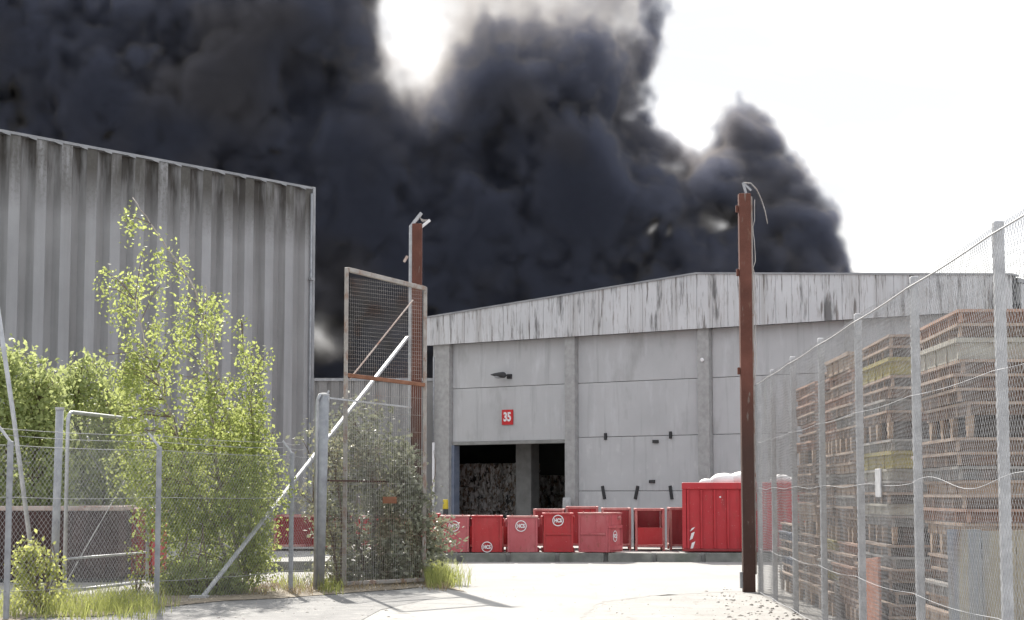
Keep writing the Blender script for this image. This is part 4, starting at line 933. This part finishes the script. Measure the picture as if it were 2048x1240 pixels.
def plant(root, rows, Y, ntips, per, size, lm, bm, stems, rng, clump=0, spread=0.16, droop=.3, depth=.8, hang=.25, dens=None, trunk='trunk', nbr=None, tr=(.05, .018)):
    """stems: pixel polylines at depth Y; twigs run from the nearest stem point to tips spread through the crown's volume"""
    S = []
    tm = MB()
    for st in stems:
        pts = [at(x, y, Y + dy) for x, y, dy in st]; pts[0].z = min(pts[0].z, 0.0) if st[0][1] > 1120 else pts[0].z
        fine = []
        for p, q in zip(pts[:-1], pts[1:]):
            for k in range(4): fine.append(p.lerp(q, k / 4) + Vector((rng.normal() * .012, rng.normal() * .012, 0)))
        fine.append(pts[-1]); tm.tube(fine, tr[0], 8, tr[1]); S += fine
    tm.build(trunk, bm, root, world=True, smooth=True)
    Sa = np.array([tuple(p) for p in S])
    ys = rng.uniform(rows[0][0], rows[-1][0], ntips * 6)
    wl_, wr_ = outline(rows, ys); wt = (wr_ - wl_); 
    if dens is not None: wt = wt * np.interp(ys, [d[0] for d in dens], [d[1] for d in dens])
    k = rng.random(len(ys)) * wt.max() < wt; ys = ys[k][:ntips]; l, r = outline(rows, ys)
    xs = l + (r - l) * rng.uniform(0, 1, len(ys))
    mid = (l + r) / 2; hw = (r - l) / 2 * Y / F; rel = (xs - mid) / ((r - l) / 2 + 1e-6)
    dz = rng.uniform(-1, 1, len(ys)) * hw * depth * np.sqrt(np.clip(1 - rel ** 2, .05, 1))
    tips = np.array([tuple(at(x, y, Y + q)) for x, y, q in zip(xs, ys, dz)])
    if clump:                                          # gather the tips into sprays that hang from boughs
        cen = tips[:clump]; k = rng.integers(0, len(cen), len(tips)); k[:len(cen)] = np.arange(len(cen))
        new = cen[k] + rng.normal(size=(len(tips), 3)) * np.array([.20, .20, .17]); new[:, 2] -= np.abs(rng.normal(size=len(tips))) * .12
        cen[:6] = [tuple(at(x, y, Y)) for x, y in ((258, 402), (272, 438), (296, 466), (318, 492), (338, 524), (352, 560))] if clump > 100 else cen[:6]
        low = cen[k][:, 2] < 2.2; keep = rng.random(len(tips)) < np.where(low, .45, .93); tips = np.where(keep[:, None], new, tips); tips[:, 2] = np.maximum(tips[:, 2], .15)
    tw = MB(); C, var = [], []
    for i, p in enumerate(tips):
        p = Vector(p); dd = np.linalg.norm(Sa - np.array(p) + np.array([0, 0, .35]), axis=1); q = Vector(Sa[int(np.argmin(dd))])
        md = q.lerp(p, .55) + Vector((0, 0, .10 * (p - q).length)); end = p - Vector((0, 0, hang * .6))
        if nbr is None or i < nbr: tw.tube([q, md, p, end + Vector((rng.normal() * .03, 0, 0))], .008, 4, .003, cap=False)
        tone = rng.uniform(.15, .85); n = int(per * rng.uniform(.6, 1.4))
        t = rng.random(n)
        base = np.array(md)[None] * ((1 - t) * .35)[:, None] + np.array(p)[None] * (1 - (1 - t) * .35)[:, None]
        base = base + rng.normal(size=(n, 3)) * spread; base[:, 2] -= np.abs(rng.normal(size=n)) * hang
        C.append(base); var.append(np.clip(tone + rng.normal(size=n) * .18, 0, 1))
    if tw.v: tw.build("branches", M['twig'], root, world=True, fix=False)
    C = np.vstack(C); C[:, 2] = np.maximum(C[:, 2], .03)
    leaves("crown", C, size, rng, lm, root, np.concatenate(var), droop)
rg_ = np.random.default_rng(7)
# birch
by = 32.6; base = gnd(482, 1182); base.y = by; base.x = at(482, 990, by).x
bt = empty("birch_tree", (base.x, by, 0), "young birch with yellow green leaves leaning left over the low fence", "tree")
rows = [(388, 248, 268), (430, 244, 282), (452, 252, 325), (485, 285, 340), (525, 232, 372), (550, 216, 408), (600, 222, 440), (630, 212, 485), (660, 205, 512), (700, 225, 520), (750, 240, 522), (800, 236, 532), (870, 232, 548), (950, 240, 556), (1010, 268, 560), (1070, 312, 555), (1120, 330, 520), (1165, 360, 490)]
stems = [[(484, 1184, 0), (470, 1080, .05), (440, 960, .0), (424, 840, .05), (415, 720, 0), (405, 620, -.05), (380, 560, 0), (330, 490, 0), (300, 445, 0), (265, 395, .05)],
         [(494, 1182, .1), (480, 1060, .2), (470, 900, .3), (440, 760, .3), (420, 640, .3), (410, 570, .3)],
         [(478, 1184, -.1), (430, 1060, -.2), (380, 940, -.3), (330, 800, -.3), (290, 690, -.3), (270, 600, -.2)],
         [(488, 1182, .15), (500, 1040, .3), (510, 900, .3), (500, 760, .2), (480, 660, .2)]]
dens = [(390, .9), (470, .55), (520, .36), (640, .36), (760, .60), (860, 1.3), (1000, 1.75), (1165, 1.4)]
plant(bt, rows, by, 1020, 27, .069, M['birch_leaf'], M['bark'], stems, rg_, 135, .075, .35, .85, .20, dens, nbr=330, tr=(.034, .008))
# shrubs on the far left
def shrub(px, rows, Y, n, per, size, lm, label, name="leafy_shrub", cat="shrub", stems=None, **k):
    b = at(px, 990, Y); b.z = 0
    r = empty(name, b, label, cat)
    gy = 990 + EYE * F / Y
    stems = stems or [[(px, gy, 0), (px - 12, gy - 120, .1), (px - 30, rows[0][0] + 90, .1)], [(px + 6, gy, .1), (px + 22, gy - 140, -.1), (px + 36, rows[0][0] + 110, 0)]]
    plant(r, rows, Y, n, per, size, lm, M['twig'], stems, rg_, trunk='stems', **k); return r
shrub(40, [(694, 10, 48), (720, -30, 92), (760, -70, 120), (830, -90, 135), (900, -90, 140), (980, -90, 150), (1080, -90, 140), (1150, -70, 120)], 37.6, 520, 30, .115, M['shrub_leaf'], "tall dense yellow green shrub at the left picture edge behind the open container", spread=.16, droop=.1, hang=.14, tr=(.05, .02))
shrub(185, [(716, 150, 190), (735, 105, 225), (780, 90, 240), (830, 85, 262), (900, 90, 270), (980, 95, 275), (1080, 100, 270), (1140, 120, 260)], 40.2, 420, 30, .115, M['shrub_leaf'], "dense green shrub between the left edge shrub and the birch", spread=.16, droop=.1, hang=.14, tr=(.05, .02))
shrub(82, [(1066, 55, 75), (1090, 40, 95), (1120, 22, 118), (1150, 18, 132), (1180, 28, 128), (1200, 50, 100)], 26.6, 74, 17, .068, M['young_leaf'], "small pale yellow shrub in front of the fence at lower left", spread=.06, droop=.1, hang=.05, tr=(.014, .005))
shrub(385, [(1120, 335, 440), (1145, 316, 485), (1172, 318, 492), (1190, 326, 470)], 31.8, 150, 17, .07, M['shrub_leaf'], "low leafy sapling at the foot of the birch beside the brace", "low_bush", "bush", spread=.07, droop=.1, hang=.04, tr=(.012, .005))
shrub(272, [(1078, 268, 285), (1110, 255, 300), (1160, 250, 305), (1195, 255, 300)], 31.4, 26, 12, .06, M['young_leaf'], "thin weedy sprout by the orange marker post", "weed_plant", "weed", spread=.06, droop=.1, hang=.05, tr=(.008, .004))
# grey bush grown through the gate
rows = [(785, 690, 745), (825, 662, 795), (860, 640, 816), (910, 652, 826), (955, 665, 845), (1000, 645, 862), (1050, 638, 884), (1085, 640, 880), (1120, 645, 858), (1168, 645, 848)]
bst = [[(752, 1172, 0), (745, 1080, 0), (750, 1000, .05), (735, 900, 0), (712, 850, 0), (700, 815, 0)], [(758, 1172, .1), (775, 1060, .2), (800, 980, .1), (815, 930, .1)], [(745, 1172, -.1), (715, 1090, -.2), (690, 1010, -.1), (665, 985, 0), (640, 975, 0)], [(762, 1172, .1), (800, 1100, .2), (840, 1065, .1), (872, 1050, 0)]]
b = at(752, 990, 36.2); b.z = 0
gbh = empty("grey_bush", b, "grey green bush with dusty pale leaves grown through the gate mesh", "bush")
plant(gbh, rows, 35.9, 580, 23, .088, M['grey_leaf'], M['twig'], bst, rg_, 62, .10, .05, .55, .08, [(800, .7), (900, .75), (1000, 1.1), (1170, 1.3)], trunk='stems', nbr=260, tr=(.035, .010))
b = at(660, 990, 34.4); b.z = 0
wbh = empty("pale_bush", b, "sparse pale leaved bush between the capped post and the gate leaf", "bush")
plant(wbh, [(845, 612, 640), (870, 616, 690), (930, 625, 690), (1000, 590, 685), (1060, 635, 690), (1110, 640, 692), (1165, 625, 690)], 34.4, 75, 15, .07, M['pale_leaf'], M['twig'],
      [[(676, 1170, 0), (668, 1090, 0), (650, 1030, 0), (600, 985, 0)], [(680, 1170, .1), (684, 1040, .1), (670, 930, .1), (630, 860, 0)]], rg_, 0, .09, .05, .5, .06, trunk='stems', tr=(.022, .006))
b = at(838, 990, 38.0); b.z = 0
tw_ = empty("twiggy_sapling", b, "thin twig sapling with pale blossom leaves in front of the leftmost bins", "sapling")
plant(tw_, [(1036, 870, 896), (1052, 852, 902), (1075, 848, 905), (1098, 850, 885)], 38.0, 26, 11, .062, M['pale_leaf'], M['twig'], [[(842, 1155, 0), (850, 1100, 0), (868, 1066, 0), (890, 1050, 0)], [(843, 1155, .1), (858, 1010, .1), (872, 930, .1), (868, 900, 0)]], rg_, 0, .05, .05, .5, .02, trunk='stems', tr=(.012, .004))

def blades(name, P, hmin, hmax, rng, m, wid=.012, lean=.35):
    n = len(P); P = np.asarray(P, float); h = rng.uniform(hmin, hmax, n); a = rng.uniform(0, 2 * np.pi, n); le = rng.normal(size=(n, 2)) * lean
    s = np.stack([np.cos(a), np.sin(a), np.zeros(n)], 1) * wid * .5
    mid = P + np.stack([le[:, 0] * h * .35, le[:, 1] * h * .35, h * .6], 1); tip = P + np.stack([le[:, 0] * h, le[:, 1] * h, h * (1 - .15 * np.hypot(le[:, 0], le[:, 1]))], 1)
    V = np.stack([P - s, P + s, mid + s * .7, mid - s * .7, tip], 1).reshape(-1, 3); i = np.arange(n)[:, None] * 5
    Fc = np.concatenate([i + np.array([[0, 1, 2]]), i + np.array([[0, 2, 3]]), i + np.array([[3, 2, 4]])], 0)
    return np_mesh(name, V, Fc, m, attr=np.repeat(rng.random(n), 5))
def scatter(px0, px1, y0, y1, n, rng, clump=26):
    x = rng.uniform(px0, px1, clump); y = rng.uniform(y0, y1, clump); k = rng.integers(0, clump, n)
    P = [tuple(gnd(x[j] + rng.normal() * (px1 - px0) * .05, min(max(y[j] + rng.normal() * (y1 - y0) * .18, y0 - 4), y1 + 4))) for j in k]
    return np.array(P)
rgr = np.random.default_rng(3)
# verge soil strip, grass and straw
sheet("verge", [tuple(gnd(x, y))[:2] for x, y in ((-60, 1275), (60, 1236), (200, 1234), (320, 1216), (450, 1203), (560, 1198), (700, 1187), (800, 1180), (858, 1174), (905, 1180), (935, 1186), (880, 1166), (845, 1150), (700, 1168), (640, 1172), (500, 1176), (400, 1186), (300, 1190), (100, 1200), (-60, 1210))], 0.016, M['soil'])
G1 = np.vstack([scatter(-20, 330, 1200, 1236, 2600, rgr, 60), scatter(310, 470, 1174, 1190, 700, rgr, 26), scatter(560, 690, 1168, 1190, 420, rgr, 16)])
o = blades("grass", G1, .10, .36, rgr, M['grass']); tag(o, kind='stuff')
G2 = np.array([tuple(gnd(846 + abs(rgr.normal()) * 30 + t * 8, 1150 + t * 26 + rgr.normal() * 3)) for t in rgr.random(1500)])
G2 = G2[(G2[:, 1] < 40)]
o = blades("gate_grass", G2, .12, .48, rgr, M['grass'], lean=.28); o["kind"] = "stuff"
G3 = np.vstack([scatter(500, 680, 1166, 1188, 620, rgr, 24), scatter(240, 330, 1120, 1215, 90, rgr, 12), scatter(690, 900, 1168, 1182, 260, rgr, 20)])
o = blades("dry_grass", G3, .06, .24, rgr, M['straw'], lean=.9); o["kind"] = "stuff"
# stones and crumbs on the ground
V, Fc, n = [], [], 0
ico = np.array([(0, 0, 1), (.9, 0, .2), (.28, .85, .2), (-.72, .53, .2), (-.72, -.53, .2), (.28, -.85, .2), (0, 0, -.4)]); ifc = np.array([(0, 1, 2), (0, 2, 3), (0, 3, 4), (0, 4, 5), (0, 5, 1), (6, 2, 1), (6, 3, 2), (6, 4, 3), (6, 5, 4), (6, 1, 5)])
def stones(pts, a, b):
    global n
    for p in pts:
        r = a + (b - a) * rgr.random() ** 3; q = ico * r * rgr.uniform(.6, 1.3, (7, 3)); t = rgr.uniform(0, 6.3); c, s = math.cos(t), math.sin(t)
        q = np.stack([q[:, 0] * c - q[:, 1] * s, q[:, 0] * s + q[:, 1] * c, q[:, 2] * .7], 1) + np.array(p); V.append(q); Fc.append(ifc + n); n += 7
stones(scatter(1420, 1600, 1184, 1236, 230, rgr, 30), .008, .045); stones(scatter(1000, 1560, 1180, 1238, 300, rgr, 70), .005, .02); stones(scatter(330, 760, 1186, 1238, 420, rgr, 60), .006, .035); stones(scatter(640, 860, 1168, 1180, 120, rgr, 30), .01, .05)
o = np_mesh("gravel", np.vstack(V), np.vstack(Fc), M['stone']); o["kind"] = "stuff"
# ------------------------------------------------------------------ smoke: a real volume far behind the halls
def build_smoke():
    rng = np.random.default_rng(11)
    YC, VX, VY = 165.0, 0.29, 0.42
    core = [(-260, -160), (700, -160), (1000, -160), (1305, -160), (1312, 70),
            (1288, 215), (1290, 258), (1345, 288), (1405, 306), (1428, 284), (1420, 238), (1444, 206), (1490, 194), (1530, 214), (1554, 264), (1566, 312), (1616, 345),
            (1630, 400), (1676, 437), (1680, 490), (1704, 556), (1760, 640), (1400, 800), (-260, 900)]
    P = np.array(core, float)
    def signed(x, y):                                 # metres inside (+) or outside (-) the plume outline
        n = len(P); c = np.zeros(x.shape, bool); d = np.full(x.shape, 1e9)
        for i in range(n):
            a = P[i - 1]; b = P[i]; ab = b - a
            t = np.clip(((x - a[0]) * ab[0] + (y - a[1]) * ab[1]) / (ab @ ab), 0, 1)
            d = np.minimum(d, np.hypot(x - a[0] - t * ab[0], y - a[1] - t * ab[1]))
            c ^= ((b[1] > y) != (a[1] > y)) & (x < (a[0] - b[0]) * (y - b[1]) / (a[1] - b[1] + 1e-9) + b[0])
        return np.where(c, d, -d) * YC / F
    lo = at(-200, 830, YC); hi = at(1790, -110, YC)
    x0, x1, z0, z1, y0, y1 = lo.x, hi.x, lo.z, hi.z, YC - 17.0, YC + 17.0
    nx, ny, nz = int((x1 - x0) / VX), int((y1 - y0) / VY), int((z1 - z0) / VX)
    gx, gy, gz = np.linspace(x0, x1, nx), np.linspace(y0, y1, ny), np.linspace(z0, z1, nz)
    px2 = 1024 + gx / YC * F
    py2 = 990 - (gz - EYE) / YC * F
    X2, Y2 = np.meshgrid(px2, py2, indexing='ij')
    S2 = signed(X2, Y2)                                             # (nx, nz)
    # puffs
    s = np.full((nx, ny, nz), -3.0, np.float32)
    n = 13000
    ux = rng.uniform(-230, 1770, n); uy = rng.uniform(-130, 830, n)
    e = signed(ux, uy); k = e > 0.15; ux, uy, e = ux[k], uy[k], e[k]
    half = np.clip(e * 1.7, 0.8, 13.0)
    dep = np.sign(rng.uniform(-1, 1, e.shape)) * np.sqrt(rng.random(e.shape)) * half
    r = np.minimum(0.7 + 4.6 * rng.random(e.shape) ** 2.1, e * 0.8 + 0.45)
    cx, cz, cyy = (ux - 1024) * (YC + dep) / F, EYE + (990 - uy) * (YC + dep) / F, YC + dep
    for a, b, c, q in zip(cx, cyy, cz, r):
        i0, i1 = np.searchsorted(gx, [a - q - 2, a + q + 2]); j0, j1 = np.searchsorted(gy, [b - q - 2, b + q + 2]); k0, k1 = np.searchsorted(gz, [c - q - 2, c + q + 2])
        if i1 <= i0 or j1 <= j0 or k1 <= k0: continue
        d = np.sqrt((gx[i0:i1, None, None] - a) ** 2 + (gy[None, j0:j1, None] - b) ** 2 + (gz[None, None, k0:k1] - c) ** 2)
        np.maximum(s[i0:i1, j0:j1, k0:k1], (q - d).astype(np.float32), out=s[i0:i1, j0:j1, k0:k1])
    def vnoise(step):                                               # smooth value noise with lattice spacing in metres
        dims = [int((b - a) / step) + 3 for a, b in ((x0, x1), (y0, y1), (z0, z1))]
        v = rng.standard_normal(dims).astype(np.float32)
        for ax, g, a in ((0, gx, x0), (1, gy, y0), (2, gz, z0)):
            t = (g - a) / step; i = t.astype(int); f = t - i; f = f * f * (3 - 2 * f)
            sh = [1, 1, 1]; sh[ax] = len(g); f = f.reshape(sh).astype(np.float32)
            v = np.take(v, i, ax) * (1 - f) + np.take(v, i + 1, ax) * f
        return v
    n1, n2, n3, n4 = vnoise(6.0), vnoise(2.6), vnoise(1.2), vnoise(0.62)
    s += 0.75 * n1 + 0.55 * n2 + 0.44 * n3 + 0.28 * n4
    # soft rims towards the right and in the bright gap, hard knots elsewhere
    pxg = px2[:, None]; pyg = py2[None, :]
    w = 1.0 + 2.0 * np.exp(-((pxg - 850) / 190.0) ** 2 - ((pyg - 130) / 160.0) ** 2) + 1.8 * np.exp(-((pxg - 1130) / 190.0) ** 2 - ((pyg + 20) / 110.0) ** 2) + 0.9 * np.exp(-((pxg - 1400) / 200.0) ** 2 - ((pyg - 330) / 110.0) ** 2)
    d = np.clip((s + 0.2) / w[:, None, :], 0, 1) ** 1.6
    def warp2(step, amp):                                           # ragged outlines: a smooth 2-D offset field in pixels
        v = rng.standard_normal((int(len(px2) * abs(px2[1] - px2[0]) / step) + 3, int(len(py2) * abs(py2[1] - py2[0]) / step) + 3))
        for ax, g in ((0, (px2 - px2.min()) / step), (1, (py2 - py2.min()) / step)):
            i = g.astype(int); f = g - i; f = f * f * (3 - 2 * f); f = f[:, None] if ax == 0 else f[None, :]
            v = np.take(v, i, ax) * (1 - f) + np.take(v, i + 1, ax) * f
        return v * amp
    oa = warp2(70, 22) + warp2(30, 11) + warp2(14, 6); ob_ = warp2(70, 22) + warp2(30, 11) + warp2(14, 6)
    wx = (1024 + gx[:, None, None] * F / gy[None, :, None] + oa[:, None, :]).astype(np.float32)
    wy = (990 - (gz[None, None, :] - EYE) * F / gy[None, :, None] + ob_[:, None, :]).astype(np.float32)
    def blob(hx, hy, rx, ry, am, p=1.0): return 1 - am * np.exp(-(((wx - hx) / rx) ** 2 + ((wy - hy) / ry) ** 2) ** p)
    thin = 1.0 - 0.70 * np.exp(-np.maximum((np.abs(wx - 1090) - 190) / 55.0, 0) ** 2 - (np.maximum(wy - 10, 0) / 100.0) ** 2)
    for args in ((804, 0, 88, 118, .997, 1.4), (800, 140, 96, 115, .80, 1.1), (860, 110, 60, 110, .5, 1.0), (950, 10, 130, 90, .45, 1.0),
                 (1290, 472, 44, 36, .93, 1.0), (1376, 497, 34, 26, .90, 1.0), (1448, 454, 54, 36, .92, 1.0), (1380, 440, 80, 40, .55, 1.0), (1345, 320, 60, 40, .72), (1270, 200, 45, 90, .55), (1560, 470, 26, 26, .5),
                 (640, 655, 85, 85, .84, 1.0), (690, 700, 60, 60, .5), (236, 286, 26, 30, .96, 1.3), (5, 215, 26, 60, .93), (532, 285, 24, 18, .88), (1590, 380, 36, 40, .6), (1440, 215, 36, 30, .55)):
        thin = thin * blob(*args)
    thin = np.clip(thin, 0, 1) ** 1.8
    d *= np.clip(thin * np.where(thin < .6, np.clip(1 + .6 * n2 + .5 * n3 + .35 * n4, .08, 2.6), 1), 0.004, 1)
    d[:2] = 0; d[-2:] = 0; d[:, :1] = 0; d[:, -1:] = 0; d[:, :, :1] = 0; d[:, :, -1:] = 0
    me = bpy.data.meshes.new("smoke_plume")
    me.vertices.add(d.size)
    dd = me.attributes.new("puff", 'FLOAT', 'POINT'); dd.data.foreach_set("value", d.astype(np.float32).ravel(order='F'))
    ob = bpy.data.objects.new("smoke_plume", me); col.objects.link(ob)
    ob["kind"] = "stuff"; ob["label"] = "thick black smoke billowing up behind the two concrete halls"; ob["category"] = "smoke"
    m = bpy.data.materials.new("smoke"); m.use_nodes = True
    nt = m.node_tree; nt.nodes.clear(); L = nt.links
    out = nt.nodes.new("ShaderNodeOutputMaterial")
    pv = nt.nodes.new("ShaderNodeVolumePrincipled"); pv.inputs['Density Attribute'].default_value = ""
    pv.inputs['Anisotropy'].default_value = 0.15
    a = nt.nodes.new("ShaderNodeAttribute"); a.attribute_name = "density"
    ramp = nt.nodes.new("ShaderNodeMix"); ramp.data_type = 'RGBA'       # soot is browner where it is thin
    ramp.inputs[6].default_value = (0.56, 0.52, 0.48, 1); ramp.inputs[7].default_value = (0.205, 0.22, 0.29, 1)
    mr = nt.nodes.new("ShaderNodeMapRange"); mr.inputs[1].default_value = 0.02; mr.inputs[2].default_value = 0.22
    L.new(a.outputs['Fac'], mr.inputs[0]); L.new(mr.outputs[0], ramp.inputs[0]); L.new(ramp.outputs[2], pv.inputs['Color'])
    tcn = nt.nodes.new("ShaderNodeTexCoord"); bn = nt.nodes.new("ShaderNodeTexNoise"); bn.inputs['Scale'].default_value = 0.11; bn.inputs['Detail'].default_value = 2.0
    L.new(tcn.outputs['Object'], bn.inputs['Vector'])
    br_ = nt.nodes.new("ShaderNodeMapRange"); br_.inputs[1].default_value = 0.48; br_.inputs[2].default_value = 0.66; L.new(bn.outputs['Fac'], br_.inputs[0])
    bm_ = nt.nodes.new("ShaderNodeMix"); bm_.data_type = 'RGBA'; L.new(br_.outputs[0], bm_.inputs[0])          # soot varies between blue black and brown
    bm_.inputs[6].default_value = (0.175, 0.19, 0.255, 1); bm_.inputs[7].default_value = (0.235, 0.23, 0.255, 1); L.new(bm_.outputs[2], ramp.inputs[7])
    s3 = nt.nodes.new("ShaderNodeMath"); s3.operation = 'MULTIPLY'; s3.inputs[1].default_value = 1.1
    L.new(a.outputs['Fac'], s3.inputs[0]); L.new(s3.outputs[0], pv.inputs['Density']); L.new(pv.outputs[0], out.inputs['Volume'])
    me.materials.append(m)
    ng = bpy.data.node_groups.new("smoke_field", 'GeometryNodeTree')
    ng.interface.new_socket("Geometry", in_out='INPUT', socket_type='NodeSocketGeometry')
    ng.interface.new_socket("Geometry", in_out='OUTPUT', socket_type='NodeSocketGeometry')
    N_ = ng.nodes.new; G = ng.links
    gi = N_("NodeGroupInput"); go = N_("NodeGroupOutput")
    vc = N_("GeometryNodeVolumeCube")
    vc.inputs['Min'].default_value = (x0, y0, z0); vc.inputs['Max'].default_value = (x1, y1, z1)
    vc.inputs['Resolution X'].default_value = nx; vc.inputs['Resolution Y'].default_value = ny; vc.inputs['Resolution Z'].default_value = nz
    pos = N_("GeometryNodeInputPosition")
    def vm(op, v):
        q = N_("ShaderNodeVectorMath"); q.operation = op; q.inputs[1].default_value = v; return q
    a1 = vm('SUBTRACT', (x0, y0, z0)); a2 = vm('MULTIPLY', ((nx - 1) / (x1 - x0), (ny - 1) / (y1 - y0), (nz - 1) / (z1 - z0)))
    a3 = vm('ADD', (0.5, 0.5, 0.5)); a4 = N_("ShaderNodeVectorMath"); a4.operation = 'FLOOR'
    a5 = N_("ShaderNodeVectorMath"); a5.operation = 'DOT_PRODUCT'; a5.inputs[1].default_value = (1, nx, nx * ny)
    G.new(pos.outputs[0], a1.inputs[0]); G.new(a1.outputs[0], a2.inputs[0]); G.new(a2.outputs[0], a3.inputs[0]); G.new(a3.outputs[0], a4.inputs[0]); G.new(a4.outputs[0], a5.inputs[0])
    si = N_("GeometryNodeSampleIndex"); si.data_type = 'FLOAT'; si.domain = 'POINT'; si.clamp = True
    na = N_("GeometryNodeInputNamedAttribute"); na.data_type = 'FLOAT'; na.inputs['Name'].default_value = "puff"
    G.new(gi.outputs[0], si.inputs['Geometry']); G.new(na.outputs[0], si.inputs['Value']); G.new(a5.outputs['Value'], si.inputs['Index'])
    G.new(si.outputs[0], vc.inputs['Density'])
    sm = N_("GeometryNodeSetMaterial"); sm.inputs['Material'].default_value = m
    G.new(vc.outputs[0], sm.inputs['Geometry']); G.new(sm.outputs[0], go.inputs[0])
    md = ob.modifiers.new("field", 'NODES'); md.node_group = ng
build_smoke()
